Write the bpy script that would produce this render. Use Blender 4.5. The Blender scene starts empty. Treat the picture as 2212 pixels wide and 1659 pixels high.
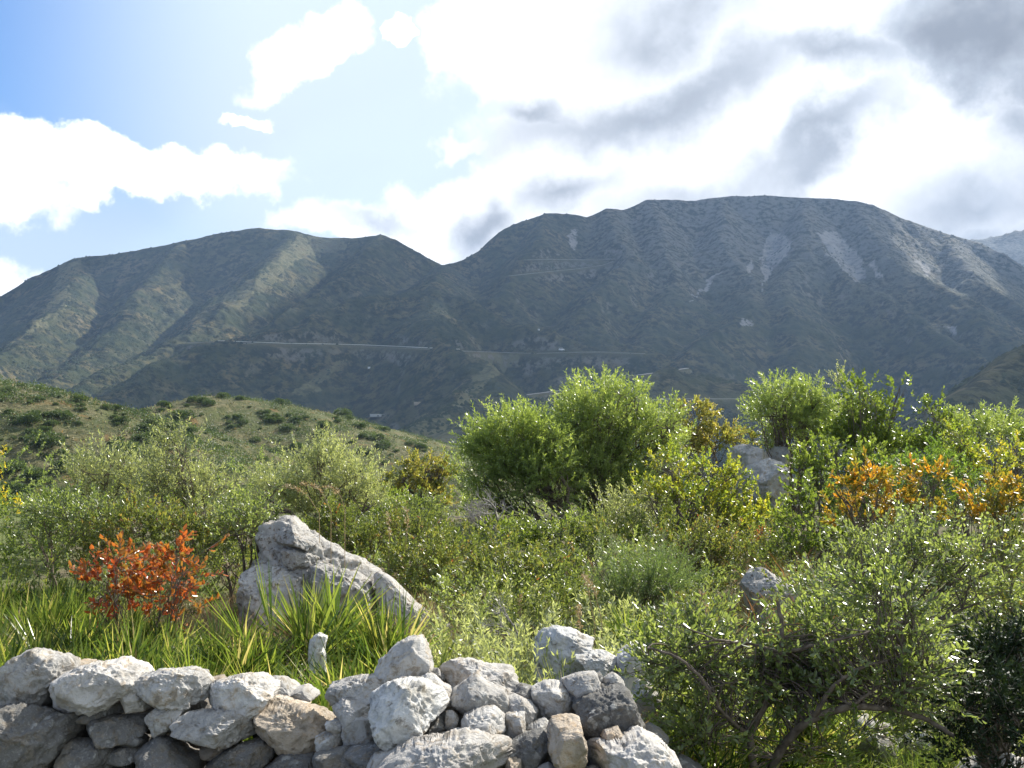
import bpy, math, random
import numpy as np
from mathutils import Vector

# ------------------------------------------------------------------ camera, sky, sun, exposure
SC = bpy.context.scene
F, CX, CY = 2171.0, 1106.0, 829.5          # picture scale the layout was measured in (2212 px wide)
SUN_AZ, SUN_EL = math.radians(38), math.radians(34)    # right of the view direction (+Y), height

cam_d = bpy.data.cameras.new('camera'); cam = bpy.data.objects.new('camera', cam_d)
SC.collection.objects.link(cam); SC.camera = cam
cam_d.sensor_width = 36; cam_d.lens = 36 * F / 2212
cam_d.clip_start = 0.05; cam_d.clip_end = 9000
cam.location = (0, 0, 0); cam.rotation_euler = (math.radians(90), 0, 0)

SC.view_settings.view_transform = 'Standard'; SC.view_settings.look = 'None'
SC.view_settings.exposure = 0.9; SC.view_settings.gamma = 1
SC.cycles.use_denoising = True
SC.cycles.max_bounces = 8; SC.cycles.transparent_max_bounces = 4; SC.cycles.volume_bounces = 1
SC.cycles.sample_clamp_indirect = 6

sd = bpy.data.lights.new('sun', 'SUN'); so = bpy.data.objects.new('sun', sd); SC.collection.objects.link(so)
sd.energy = 5.0; sd.angle = math.radians(0.5); sd.color = (1.0, 0.95, 0.86)
SV = Vector((math.sin(SUN_AZ) * math.cos(SUN_EL), math.cos(SUN_AZ) * math.cos(SUN_EL), math.sin(SUN_EL)))
so.rotation_euler = SV.to_track_quat('Z', 'Y').to_euler()

def px_dir(px, py):
    x = (px - CX) / F; z = (CY - py) / F
    return math.atan(x), math.atan(z / math.sqrt(1 + x * x))

class NT:
    """tiny helper to wire nodes"""
    def __init__(s, tree): s.t = tree; s.n = tree.nodes; s.l = tree.links
    def new(s, typ, ins=None, **props):
        nd = s.n.new(typ)
        for k, v in props.items(): setattr(nd, k, v)
        for k, v in (ins or {}).items():
            sock = nd.inputs[k]
            if isinstance(v, bpy.types.NodeSocket): s.l.new(v, sock)
            else: sock.default_value = v
        return nd
    def m(s, op, a, b=0.0, c=0.0, clamp=False):
        nd = s.n.new('ShaderNodeMath'); nd.operation = op; nd.use_clamp = clamp
        for i, v in enumerate((a, b, c)):
            if isinstance(v, bpy.types.NodeSocket): s.l.new(v, nd.inputs[i])
            else: nd.inputs[i].default_value = v
        return nd.outputs[0]
    def vm(s, op, a, b=(0, 0, 0), sc=1.0):
        nd = s.n.new('ShaderNodeVectorMath'); nd.operation = op
        for i, v in enumerate((a, b)):
            if isinstance(v, bpy.types.NodeSocket): s.l.new(v, nd.inputs[i])
            else: nd.inputs[i].default_value = v
        if op == 'SCALE':
            if isinstance(sc, bpy.types.NodeSocket): s.l.new(sc, nd.inputs['Scale'])
            else: nd.inputs['Scale'].default_value = sc
        return nd
    def noise(s, vec, scale, detail=4, rough=0.55, dist=0.0):
        nd = s.new('ShaderNodeTexNoise', {'Vector': vec, 'Scale': scale, 'Detail': detail, 'Roughness': rough, 'Distortion': dist})
        return nd
    def ramp(s, fac, stops):
        nd = s.n.new('ShaderNodeValToRGB'); s.l.new(fac, nd.inputs[0])
        cr = nd.color_ramp
        while len(cr.elements) < len(stops): cr.elements.new(0.5)
        for e, (p, c) in zip(cr.elements, stops):
            e.position = p; e.color = (c[0], c[1], c[2], 1) if len(c) == 3 else c
        return nd.outputs[0]
    def sstep(s, v, a, b, o0=0.0, o1=1.0):
        nd = s.n.new('ShaderNodeMapRange'); nd.interpolation_type = 'SMOOTHSTEP'
        s.l.new(v, nd.inputs[0])
        for i, x in enumerate((a, b, o0, o1)): nd.inputs[i + 1].default_value = x
        return nd.outputs[0]
    def mix(s, fac, a, b, blend='MIX'):
        nd = s.n.new('ShaderNodeMix'); nd.data_type = 'RGBA'; nd.blend_type = blend
        for sock, v in ((nd.inputs[0], fac), (nd.inputs[6], a), (nd.inputs[7], b)):
            if isinstance(v, bpy.types.NodeSocket): s.l.new(v, sock)
            elif sock.type == 'RGBA' and len(v) == 3: sock.default_value = (*v, 1)
            else: sock.default_value = v
        return nd.outputs[2]

# ---- world: Nishita sky, with clouds placed by compass direction and height
W = bpy.data.worlds.new('World'); SC.world = W; W.use_nodes = True
t = NT(W.node_tree); t.n.clear()
sky = t.new('ShaderNodeTexSky', sky_type='NISHITA', sun_disc=False, sun_elevation=SUN_EL, sun_rotation=SUN_AZ,
            altitude=300, air_density=1.0, dust_density=1.3, ozone_density=1.3)
dirv = t.new('ShaderNodeTexCoord').outputs['Generated']
w1 = t.vm('SCALE', t.vm('SUBTRACT', t.noise(dirv, 5, 3, .5).outputs[1], (.5, .5, .5)).outputs[0], sc=0.16).outputs[0]
w2 = t.vm('SCALE', t.vm('SUBTRACT', t.noise(dirv, 22, 5, .6).outputs[1], (.5, .5, .5)).outputs[0], sc=0.06).outputs[0]
warped = t.vm('ADD', t.vm('ADD', dirv, w1).outputs[0], w2).outputs[0]
def azel(v):
    s = t.new('ShaderNodeSeparateXYZ', {0: v})
    az = t.m('ARCTAN2', s.outputs[0], s.outputs[1])
    h = t.m('SQRT', t.m('ADD', t.m('MULTIPLY', s.outputs[0], s.outputs[0]), t.m('MULTIPLY', s.outputs[1], s.outputs[1])))
    el = t.m('ARCTAN2', s.outputs[2], h)
    return az, el
azw, elw = azel(warped)
def blobs_field(lst):
    out = None
    for (px, py, rx, ry, rot, amp) in lst:
        a0, e0 = px_dir(px, py); c, sn = math.cos(math.radians(rot)), math.sin(math.radians(rot))
        rx /= F; ry /= F
        da = t.m('SUBTRACT', azw, a0); de = t.m('SUBTRACT', elw, e0)
        u = t.m('ADD', t.m('MULTIPLY', da, c / rx), t.m('MULTIPLY', de, sn / rx))
        v = t.m('SUBTRACT', t.m('MULTIPLY', de, c / ry), t.m('MULTIPLY', da, sn / ry))
        r = t.m('SQRT', t.m('ADD', t.m('MULTIPLY', u, u), t.m('MULTIPLY', v, v)))
        f = t.m('MULTIPLY', t.m('SUBTRACT', 1.0, r), amp)
        out = f if out is None else t.m('MAXIMUM', out, f)
    return t.m('MAXIMUM', out, -1.0)
CLOUD = [(645, 108, 150, 72, 38, 1), (720, 40, 95, 60, 20, 1), (880, 50, 56, 44, -20, 2.4), (190, 358, 420, 52, -2, 1), (-80, 380, 200, 70, 0, 1),
         (440, 368, 190, 44, 2, 1), (560, 275, 52, 12, 4, .6), (0, 605, 190, 85, -12, 1), (290, 545, 60, 18, 5, .8),
         (1560, 150, 600, 330, 0, 1.3), (1055, 90, 135, 130, 30, 1), (1500, 380, 520, 200, 5, 1.2), (2050, 250, 420, 420, 0, 1.3),
         (1010, 440, 280, 90, 14, 1), (830, 490, 240, 60, 5, 1), (1000, 540, 260, 50, 0, 1), (990, 300, 60, 25, 0, .7),
         (2300, 500, 400, 200, 0, 1), (1300, 500, 400, 80, 0, 1)]
GREY = [(1500, 50, 230, 80, 0, 1), (1420, 235, 420, 65, 8, 1), (1150, 225, 120, 40, -10, .9), (1800, 170, 260, 50, -4, 1), (2110, 70, 190, 95, -5, 2.2),
        (1760, 345, 250, 45, 28, 1), (2130, 400, 190, 80, 10, .8), (1250, 430, 120, 45, 20, .8), (1065, 500, 60, 45, 50, 1),
        (1780, 0, 150, 28, 0, 1.1), (800, 468, 110, 20, 4, .7), (2210, 215, 60, 70, 0, .9), (1560, 420, 200, 45, 10, .7), (2150, 480, 200, 40, 0, .7)]
fbm = t.noise(dirv, 14, 7, .62).outputs[0]
fb2 = t.noise(dirv, 5, 6, .6).outputs[0]
Dc = t.m('ADD', blobs_field(CLOUD), t.m('MULTIPLY', t.m('SUBTRACT', fbm, .5), .9))
# away from the mapped part of the sky the same kind of broken cloud carries on
az0, el0 = azel(dirv)
away = t.sstep(t.m('ABSOLUTE', az0), .65, 1.0)
high = t.sstep(el0, .55, .8)
away = t.m('MAXIMUM', away, high)
Dn = t.m('MULTIPLY', t.m('SUBTRACT', fb2, .5), 2.0)
Dc = t.m('ADD', t.m('MULTIPLY', Dc, t.m('SUBTRACT', 1.0, away)), t.m('MULTIPLY', Dn, away))
mask = t.sstep(Dc, -0.08, 0.26)
Gc = t.m('ADD', blobs_field([(a, b, c * 1.28, d * 1.35, e, f) for a, b, c, d, e, f in GREY]), t.m('MULTIPLY', t.m('SUBTRACT', fbm, .5), .45))
grey = t.m('MULTIPLY', t.sstep(Gc, -0.55, 0.9), t.m('SUBTRACT', 1.0, away))
deep = t.m('MULTIPLY', t.sstep(Gc, .45, 1.7), t.m('SUBTRACT', 1.0, away))
ccol = t.mix(deep, t.mix(grey, (8.8, 8.9, 9.0), (3.3, 3.55, 3.95)), (1.7, 1.8, 2.0))
ccol = t.mix(t.m('MULTIPLY', t.sstep(t.noise(dirv, 8, 5, .55).outputs[0], .48, .75), .5), ccol, (6.6, 6.9, 7.3))
ccol = t.mix(away, ccol, (3.6, 3.8, 4.1))
tint = t.mix(1.0, sky.outputs[0], (.36, .63, .96), 'MULTIPLY')
low = t.m('MAXIMUM', t.m('MULTIPLY', t.sstep(el0, .30, .10), .85), t.sstep(az0, -.54, -.22))
veil = t.mix(t.m('MULTIPLY', low, .95), tint, (4.7, 5.35, 5.9))
col = t.mix(mask, veil, ccol)
bg = t.new('ShaderNodeBackground', {'Color': col, 'Strength': 0.1})
t.l.new(bg.outputs[0], t.new('ShaderNodeOutputWorld').inputs[0])

# ------------------------------------------------------------------ helpers
rng = np.random.default_rng(7); HAZE = 0.00016
def Wp(px, py, d): return np.array([(px - CX) / F * d, d, -(py - CY) / F * d])

def mk(name, V, Fc, mat, parent=None, tone=None, smooth=False, attrs=None, loc=None):
    V = np.asarray(V, np.float32).reshape(-1, 3); Fc = np.asarray(Fc, np.int32)
    if loc is not None: V = V - np.asarray(loc, np.float32)
    me = bpy.data.meshes.new(name)
    n, k = Fc.shape
    me.vertices.add(len(V)); me.vertices.foreach_set('co', V.ravel())
    me.loops.add(n * k); me.loops.foreach_set('vertex_index', Fc.ravel())
    me.polygons.add(n); me.polygons.foreach_set('loop_start', np.arange(0, n * k, k, dtype=np.int32))
    me.polygons.foreach_set('loop_total', np.full(n, k, np.int32))
    if smooth: me.polygons.foreach_set('use_smooth', np.ones(n, bool))
    me.update(calc_edges=True)
    if tone is not None:
        a = me.attributes.new('tone', 'FLOAT', 'FACE'); a.data.foreach_set('value', np.asarray(tone, np.float32))
    for kk, vv in (attrs or {}).items():
        a = me.attributes.new(kk, 'FLOAT', 'POINT'); a.data.foreach_set('value', np.asarray(vv, np.float32))
    me.materials.append(mat)
    o = bpy.data.objects.new(name, me); SC.collection.objects.link(o)
    if parent is not None: o.parent = parent
    if loc is not None: o.location = [float(q) for q in loc]
    return o

def tag(o, label=None, cat=None, group=None, kind=None):
    if label: o['label'] = label
    if cat: o['category'] = cat
    if group: o['group'] = group
    if kind: o['kind'] = kind
    return o

def empty(name, loc):
    o = bpy.data.objects.new(name, None); SC.collection.objects.link(o)
    o.location = [float(q) for q in loc]; o.empty_display_size = .1
    return o

# value noise, numpy
def _h(i, j, k, seed):
    n = (i.astype(np.int64) * 73856093) ^ (j.astype(np.int64) * 19349663) ^ (k.astype(np.int64) * 83492791) ^ (seed * 2654435)
    n = (n ^ (n >> 13)) * 1274126177 & 0xffffffff
    n = (n ^ (n >> 16)) & 0xffffffff
    n = (n * 2246822519) & 0xffffffff
    return ((n ^ (n >> 15)) & 0xffffff) / float(0xffffff)
def vnoise2(x, y, seed=0):
    i, j = np.floor(x), np.floor(y); u, v = x - i, y - j
    i, j = i.astype(np.int64), j.astype(np.int64); z = np.zeros_like(i)
    u = u * u * u * (u * (u * 6 - 15) + 10); v = v * v * v * (v * (v * 6 - 15) + 10)
    a, b, c, d = _h(i, j, z, seed), _h(i + 1, j, z, seed), _h(i, j + 1, z, seed), _h(i + 1, j + 1, z, seed)
    return (a * (1 - u) + b * u) * (1 - v) + (c * (1 - u) + d * u) * v
def vnoise3(p, seed=0):
    f = np.floor(p); r = p - f; f = f.astype(np.int64); r = r * r * (3 - 2 * r)
    out = 0
    for a in (0, 1):
        for b in (0, 1):
            for c in (0, 1):
                w = (r[:, 0] if a else 1 - r[:, 0]) * (r[:, 1] if b else 1 - r[:, 1]) * (r[:, 2] if c else 1 - r[:, 2])
                out = out + w * _h(f[:, 0] + a, f[:, 1] + b, f[:, 2] + c, seed)
    return out
def fbm2(x, y, octv=4, seed=0, gain=.5, ridged=False):
    s, a, t_ = 0, 1, 0
    for o in range(octv):
        n = vnoise2(x * 2 ** o + 17.3 * o, y * 2 ** o - 9.1 * o, seed + o)
        if ridged: n = 1 - np.abs(2 * n - 1)
        s = s + a * n; t_ += a; a *= gain
    return s / t_
def fbm3(p, octv=4, seed=0, gain=.5):
    s, a, t_ = 0, 1, 0
    for o in range(octv):
        s = s + a * vnoise3(p * 2 ** o + 13.7 * o, seed + o); t_ += a; a *= gain
    return s / t_

# ------------------------------------------------------------------ terrain
def poly3(pts): return np.array([Wp(*p) for p in pts])
# (ridge line in picture px + distance, side slope, roundness)
NEAR = [([(-500, 760, 100), (0, 818, 92), (60, 828, 90), (120, 844, 88), (190, 868, 86), (250, 903, 84), (330, 948, 82), (420, 990, 80), (560, 1050, 76)], .30, 5),
        ([(325, 882, 128), (400, 862, 126), (460, 850, 125), (560, 861, 125), (650, 890, 122), (760, 932, 118), (850, 985, 112), (960, 1030, 106), (1150, 1120, 95)], .2, 5)]
FAR = [
 ([(-700, 900, 1200), (-150, 740, 1200), (0, 640, 1250), (80, 597, 1280), (170, 556, 1300), (250, 550, 1300), (400, 520, 1300), (480, 503, 1300), (560, 494, 1300), (620, 497, 1300), (680, 510, 1300),
   (760, 515, 1300), (820, 507, 1300), (850, 517, 1300), (900, 545, 1305), (955, 573, 1310), (1000, 562, 1330), (1060, 530, 1360), (1078, 512, 1370), (1098, 492, 1380), (1115, 484, 1390), (1180, 460, 1410),
   (1240, 462, 1430), (1265, 468, 1440), (1310, 450, 1450), (1345, 453, 1460), (1400, 431, 1480), (1480, 433, 1490), (1560, 427, 1500), (1640, 422, 1500), (1720, 427, 1500), (1800, 429, 1490),
   (1850, 433, 1480), (1880, 440, 1475), (1960, 475, 1465), (2040, 505, 1460), (2110, 522, 1450), (2160, 545, 1430), (2212, 580, 1410), (2300, 640, 1380), (2600, 760, 1300)], .95, 6),
 ([(170, 556, 1300), (150, 600, 1200), (135, 660, 1080), (60, 730, 950), (-60, 800, 800), (-200, 860, 700)], .84, 14),
 ([(400, 520, 1300), (330, 620, 1150), (260, 715, 1010), (180, 780, 900), (60, 850, 760)], .84, 14),
 ([(640, 500, 1300), (540, 605, 1130), (430, 700, 980), (270, 800, 830), (120, 880, 720)], .84, 14),
 ([(820, 507, 1300), (770, 580, 1180), (660, 655, 1050), (520, 720, 930)], .84, 12),
 ([(955, 573, 1310), (955, 606, 1130), (930, 615, 1010), (925, 690, 900), (955, 752, 800), (1040, 775, 770), (1060, 800, 740), (1010, 840, 680), (955, 890, 600), (880, 960, 520)], .84, 14),
 ([(930, 615, 1010), (820, 640, 970), (700, 680, 920), (560, 722, 870), (440, 742, 840), (330, 800, 780), (220, 860, 720)], .84, 16),
 ([(930, 615, 1010), (1040, 665, 975), (1150, 705, 940), (1260, 750, 900), (1400, 768, 870), (1500, 800, 840), (1640, 850, 780)], .84, 10),
 ([(1180, 460, 1410), (1160, 520, 1300), (1110, 590, 1180), (1090, 640, 1100)], .84, 6),
 ([(1310, 450, 1450), (1350, 560, 1250), (1290, 620, 1130), (1270, 690, 1030)], .84, 8),
 ([(1400, 431, 1480), (1440, 520, 1330), (1450, 620, 1180), (1400, 710, 1050), (1380, 770, 960)], .7, 8),
 ([(1560, 427, 1500), (1570, 520, 1330), (1640, 610, 1200), (1600, 672, 1090), (1513, 752, 960), (1430, 830, 860)], .7, 6),
 ([(1740, 427, 1500), (1748, 515, 1330), (1700, 620, 1160), (1700, 720, 1020), (1700, 830, 880), (1720, 950, 760)], .84, 10),
 ([(1748, 515, 1330), (1860, 600, 1200), (1930, 648, 1130), (2000, 696, 1060), (2121, 773, 950), (2230, 860, 850)], .84, 4),
 ([(1850, 433, 1480), (1906, 547, 1300), (1965, 585, 1230), (2069, 644, 1130), (2121, 686, 1060), (2230, 750, 980), (2330, 810, 900)], .68, 4),
 ([(2040, 505, 1460), (2110, 600, 1280), (2212, 680, 1150), (2330, 740, 1050)], .68, 6),
 ([(1850, 700, 2500), (2000, 560, 2600), (2100, 521, 2600), (2150, 517, 2600), (2212, 495, 2600), (2400, 430, 2600), (2700, 450, 2600)], .5, 10),
 ([(2450, 640, 430), (2212, 755, 400), (2140, 798, 385), (2060, 855, 355), (1960, 945, 320), (1880, 1020, 300)], .7, 6),
 ([(1720, 870, 700), (1500, 812, 640), (1400, 805, 620), (1250, 850, 570), (1110, 905, 520), (980, 975, 460)], .42, 14),
]
NEARP = [(poly3(p), k, r) for p, k, r in NEAR]; FARP = [(poly3(p), k, r) for p, k, r in FAR]
BY = np.array([-60, 0, 3, 5, 9, 16, 20, 26, 34, 48, 70, 120, 250, 450, 620, 3500.])
BZ = np.array([-1.6, -1.7, -1.82, -1.88, -1.95, -2.05, -2.6, -4.2, -6.5, -10, -14, -20, -30, -42, -46, -46.])
def ridges(x, y, L, soft, nearest=False):
    outs = []
    for P, k, r in L:
        best = np.full(x.shape, -1e9); bd = np.full(x.shape, 1e9)
        for a, b in zip(P[:-1], P[1:]):
            dx, dy = b[0] - a[0], b[1] - a[1]
            tt = np.clip(((x - a[0]) * dx + (y - a[1]) * dy) / (dx * dx + dy * dy), 0, 1)
            ds = np.hypot(x - a[0] - tt * dx, y - a[1] - tt * dy)
            h = a[2] + (b[2] - a[2]) * tt - k * (np.sqrt(ds * ds + r * r) - r)
            best = np.where(ds < bd, h, best) if nearest else np.maximum(best, h); bd = np.minimum(bd, ds)
        outs.append(best)
    m = np.max(outs, 0); s = 0
    for o in outs: s = s + np.exp(np.clip((o - m) / soft, -30, 0))
    return m, m + soft * np.log(s) * .5
def H(x, y):
    x = np.asarray(x, float); y = np.asarray(y, float)
    base = np.interp(y, BY, BZ)
    base = base + np.where(y < 40, .06 * (fbm2(x * .6, y * .6, 3, 3) - .5), 0)
    out = base.copy()
    nm = (y > 22) & (y < 420)
    if nm.any():
        xx, yy = x[nm], y[nm]
        _, h = ridges(xx, yy, NEARP, .5, True)
        h = h + .45 * (fbm2(xx * .06, yy * .06, 4, 11) - .5) * 2 * np.clip((yy - 30) / 60, 0, 1) - .25
        b = base[nm]; d_ = h - b
        out[nm] = np.maximum(h, b)
    fm = y > 200
    if fm.any():
        xx, yy = x[fm], y[fm]
        wx = xx + 26 * (fbm2(xx / 130, yy / 130, 2, 21) - .5); wy = yy + 26 * (fbm2(xx / 130 + 7, yy / 130, 2, 22) - .5)
        m, _ = ridges(xx, yy, FARP, 4)
        _, h = ridges(wx, wy, FARP, 7)
        P0 = FARP[0][0]; cd = np.full(xx.shape, 1e9)
        for a, b_ in zip(P0[:-1], P0[1:]):
            dx, dy = b_[0] - a[0], b_[1] - a[1]; tt = np.clip(((xx - a[0]) * dx + (yy - a[1]) * dy) / (dx * dx + dy * dy), 0, 1)
            cd = np.minimum(cd, np.hypot(xx - a[0] - tt * dx, yy - a[1] - tt * dy))
        calm = .13 + .87 * np.clip(cd / 190, 0, 1) ** 1.2
        h = m * (1 - calm) + h * calm
        b = base[fm]
        up = np.clip((h - b) / 50, 0, 1) * np.clip((yy - 260) / 300, .12, 1)
        g = fbm2(xx / 95, yy / 250, 4, 31, .55, True) - .6
        n = fbm2(xx / 30, yy / 30, 4, 41) - .5
        g2 = fbm2(xx / 24 + 3, yy / 60, 3, 51, .5, True) - .6
        h = h + up * calm * (15 * g + 8 * n + 6 * g2) + up * 2.5 * n
        far = np.maximum(h, b + 3 * (fbm2(xx / 40, yy / 40, 3, 61) - .5))
        w = np.clip((yy - 200) / 50, 0, 1)
        out[fm] = np.maximum(out[fm], out[fm] * (1 - w) + w * far)
    return out
def G(x, y): return float(H(np.array([float(x)]), np.array([float(y)]))[0])
def hit(px, py, d0, d1, n=500):
    """first ground point seen along a line of sight"""
    d = np.geomspace(d0, d1, n); x = (px - CX) / F * d
    z = -(py - CY) / F * d; h = H(x, d)
    k = np.nonzero(h >= z)[0]
    if len(k) == 0: return None
    i = max(k[0], 1); a = (z[i - 1] - h[i - 1]); b = h[i] - z[i]
    dd = d[i - 1] + (d[i] - d[i - 1]) * (a / (a + b + 1e-9) if a > 0 else 1)
    return np.array([(px - CX) / F * dd, dd, G((px - CX) / F * dd, dd)])

def grid_faces(nr, nc):
    i = np.arange(nr - 1)[:, None] * nc + np.arange(nc - 1)[None]
    return np.stack([i, i + 1, i + nc + 1, i + nc], -1).reshape(-1, 4)
def inpoly(px, py, poly):
    poly = np.array(poly, float); ins = np.zeros(px.shape, bool)
    for (x1, y1), (x2, y2) in zip(poly, np.roll(poly, -1, 0)):
        c = ((y1 > py) != (y2 > py)) & (px < (x2 - x1) * (py - y1) / (y2 - y1 + 1e-9) + x1)
        ins ^= c
    return ins
SCREE = [[(1655, 520), (1668, 500), (1690, 505), (1712, 525), (1690, 560), (1670, 585), (1648, 615), (1640, 640), (1648, 600), (1640, 560)],
         [(1500, 640), (1540, 600), (1560, 580), (1545, 605), (1520, 630), (1495, 650)],
         [(1765, 505), (1800, 500), (1835, 530), (1860, 560), (1868, 600), (1850, 610), (1830, 590), (1790, 550)],
         [(1610, 575), (1620, 560), (1628, 575), (1618, 592)], [(1880, 570), (1890, 560), (1905, 590), (1895, 600)], [(1975, 560), (1990, 560), (2010, 590), (2000, 595)],
         [(1600, 690), (1622, 685), (1625, 700), (1600, 705)], [(2040, 705), (2065, 705), (2068, 722), (2048, 718)], [(1225, 500), (1240, 495), (1250, 530), (1235, 540)]]
BARE_AND_LIT = [[(1095, 768), (1150, 762), (1120, 785), (1060, 815), (1030, 850), (1000, 875), (960, 885), (1000, 850), (1020, 815), (1040, 790)],
        [(690, 800), (740, 770), (700, 830), (660, 860), (630, 850), (660, 830)], [(900, 900), (960, 890), (1000, 960), (900, 990), (860, 960)],
        [(130, 570), (180, 560), (150, 610), (150, 660), (100, 710), (40, 735), (100, 680), (120, 620)],  # this and the next follow sunlit ridge bands, painted paler
        [(640, 512), (760, 520), (740, 545), (640, 560), (600, 610), (520, 660), (480, 640), (560, 590)]]

# gaps shaped in the added cloud so sun reaches these slopes (picture px, half-sizes, tilt)
CLOUD_GAPS = [(120, 650, 70, 120, -25), (40, 790, 260, 75, 20), (590, 610, 360, 85, 40), (730, 530, 150, 55, -5), (330, 700, 220, 55, 35), (330, 650, 560, 200, 10, .5), (1800, 640, 620, 230, 0, .15), (950, 680, 330, 60, 0, .22),
         (2000, 620, 220, 40, -36, 1.0), (1580, 710, 90, 30, 35, .8), (1040, 820, 120, 40, 50, .6), (850, 960, 160, 60, 0, 1.0)]
# ------------------------------------------------------------------ materials
def mat(name):
    m_ = bpy.data.materials.new(name); m_.use_nodes = True
    tt = NT(m_.node_tree); tt.n.clear(); tt.out = tt.new('ShaderNodeOutputMaterial')
    tt.pos = tt.new('ShaderNodeTexCoord').outputs['Object']; tt.geo = tt.new('ShaderNodeNewGeometry')
    return m_, tt
def finish(tt, col, rough=.9, spec=.3, bump=None, dist=.02, strength=.6):
    ins = {'Base Color': col, 'Roughness': rough, 'Specular IOR Level': spec}
    if bump is not None: ins['Normal'] = tt.new('ShaderNodeBump', {'Height': bump, 'Distance': dist, 'Strength': strength}).outputs[0]
    tt.l.new(tt.new('ShaderNodeBsdfPrincipled', ins).outputs[0], tt.out.inputs[0])

def leaf_mat(name, stops, trans=.5, rough=.33, tboost=(1.75, 1.7, .8), spec=.5):
    m_, tt = mat(name)
    a = tt.new('ShaderNodeAttribute', attribute_name='tone').outputs['Fac']
    c = tt.ramp(a, stops)
    p = tt.new('ShaderNodeBsdfPrincipled', {'Base Color': c, 'Roughness': rough, 'Specular IOR Level': spec})
    c2 = tt.mix(1.0, c, tboost, 'MULTIPLY')
    tr = tt.new('ShaderNodeBsdfTranslucent', {'Color': c2})
    tt.l.new(tt.new('ShaderNodeMixShader', {0: trans, 1: p.outputs[0], 2: tr.outputs[0]}).outputs[0], tt.out.inputs[0])
    return m_
def flat_scrub():
    m_, tt = mat('scrub_leaf'); a = tt.new('ShaderNodeAttribute', attribute_name='tone').outputs['Fac']
    finish(tt, tt.ramp(a, [(0, (.022, .032, .016)), (.6, (.04, .052, .024)), (1, (.075, .08, .04))]), .95, .05); return m_
M = {}
M['olive'] = leaf_mat('olive_leaf', [(0, (.14, .19, .06)), (.5, (.225, .295, .095)), (1, (.35, .41, .16))])
M['grey_olive'] = leaf_mat('grey_olive_leaf', [(0, (.17, .20, .11)), (.5, (.29, .325, .19)), (1, (.43, .46, .32))])
M['broad'] = leaf_mat('broad_leaf', spec=.35, stops=[(0, (.09, .135, .03)), (.5, (.155, .21, .05)), (1, (.26, .32, .09))], rough=.26)
M['bright'] = leaf_mat('bright_leaf', [(0, (.09, .165, .03)), (.5, (.16, .24, .05)), (1, (.25, .34, .09))], rough=.33)
M['yellow'] = leaf_mat('yellowing_leaf', [(0, (.11, .17, .035)), (.4, (.22, .28, .05)), (.7, (.38, .37, .06)), (1, (.50, .42, .07))], rough=.36)
M['tan'] = leaf_mat('tan_yellow_leaf', [(0, (.12, .16, .04)), (.5, (.27, .26, .08)), (1, (.45, .35, .14))])
M['orange'] = leaf_mat('orange_leaf', [(0, (.11, .17, .03)), (.25, (.20, .23, .035)), (.5, (.50, .38, .035)), (.75, (.66, .36, .035)), (1, (.68, .24, .03))], rough=.36, tboost=(1.2, 1.05, .8))
M['red'] = leaf_mat('red_leaf', [(0, (.11, .15, .03)), (.25, (.25, .17, .04)), (.45, (.42, .18, .035)), (.7, (.52, .13, .035)), (.9, (.42, .09, .03)), (1, (.20, .06, .03))], rough=.25, tboost=(1.25, 1.15, .9))
M['lentisk'] = leaf_mat('lentisk_leaf', spec=.35, stops=[(0, (.075, .105, .035)), (.5, (.145, .18, .055)), (.8, (.25, .24, .08)), (.92, (.30, .15, .07)), (1, (.32, .08, .06))], rough=.3)
M['evergreen'] = leaf_mat('evergreen_leaf', [(0, (.10, .14, .05)), (.5, (.18, .23, .085)), (1, (.30, .35, .155))], rough=.3, spec=1.0, trans=.52)
M['dark'] = leaf_mat('shade_dark_leaf', [(0, (.014, .026, .012)), (.6, (.024, .042, .016)), (1, (.06, .085, .03))], trans=.12, rough=.55, spec=.25)  # the corner bush's shade is painted into its leaf colour
M['feather'] = leaf_mat('feathery_leaf', [(0, (.08, .13, .04)), (.5, (.14, .205, .075)), (1, (.25, .31, .16))], trans=.4)
M['palm'] = leaf_mat('palm_blade', [(0, (.04, .075, .018)), (.4, (.12, .18, .035)), (.7, (.26, .31, .06)), (.9, (.46, .45, .12)), (1, (.60, .50, .24))], trans=.5, rough=.25, tboost=(1.35, 1.35, .8))
M['grass'] = leaf_mat('grass_blade', [(0, (.08, .14, .03)), (.5, (.19, .26, .06)), (.8, (.33, .34, .13)), (1, (.50, .44, .26))], trans=.45, rough=.5, tboost=(1.4, 1.4, .8))
M['hillgrass'] = leaf_mat('hill_grass_blade', [(0, (.13, .13, .055)), (.5, (.20, .185, .085)), (.85, (.30, .26, .14)), (1, (.38, .24, .08))], trans=.25, rough=.7, tboost=(1.1, 1.1, .8))
M['dry'] = leaf_mat('dry_blade', [(0, (.30, .19, .09)), (.5, (.45, .34, .18)), (1, (.62, .53, .34))], trans=.3, rough=.6, tboost=(1.1, 1, .8))
M['rust'] = leaf_mat('rust_blade', [(0, (.22, .10, .04)), (1, (.50, .25, .09))], trans=.4, rough=.6, tboost=(1.1, 1, .8))
M['flower'] = leaf_mat('yellow_flower', [(0, (.55, .42, .03)), (1, (.78, .62, .05))], trans=.4)
M['scrub'] = flat_scrub()
M['hillbush'] = leaf_mat('hill_bush_leaf', [(0, (.045, .075, .025)), (.5, (.075, .115, .035)), (1, (.13, .17, .055))], trans=.25, rough=.6)
def bark(name, c1, c2):
    m_, tt = mat(name); n = tt.noise(tt.pos, 30, 5).outputs[0]
    finish(tt, tt.ramp(n, [(.3, c1), (.7, c2)]), .85, .2, n, .01); return m_
M['bark'] = bark('bark', (.08, .06, .045), (.21, .17, .135))
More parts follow.
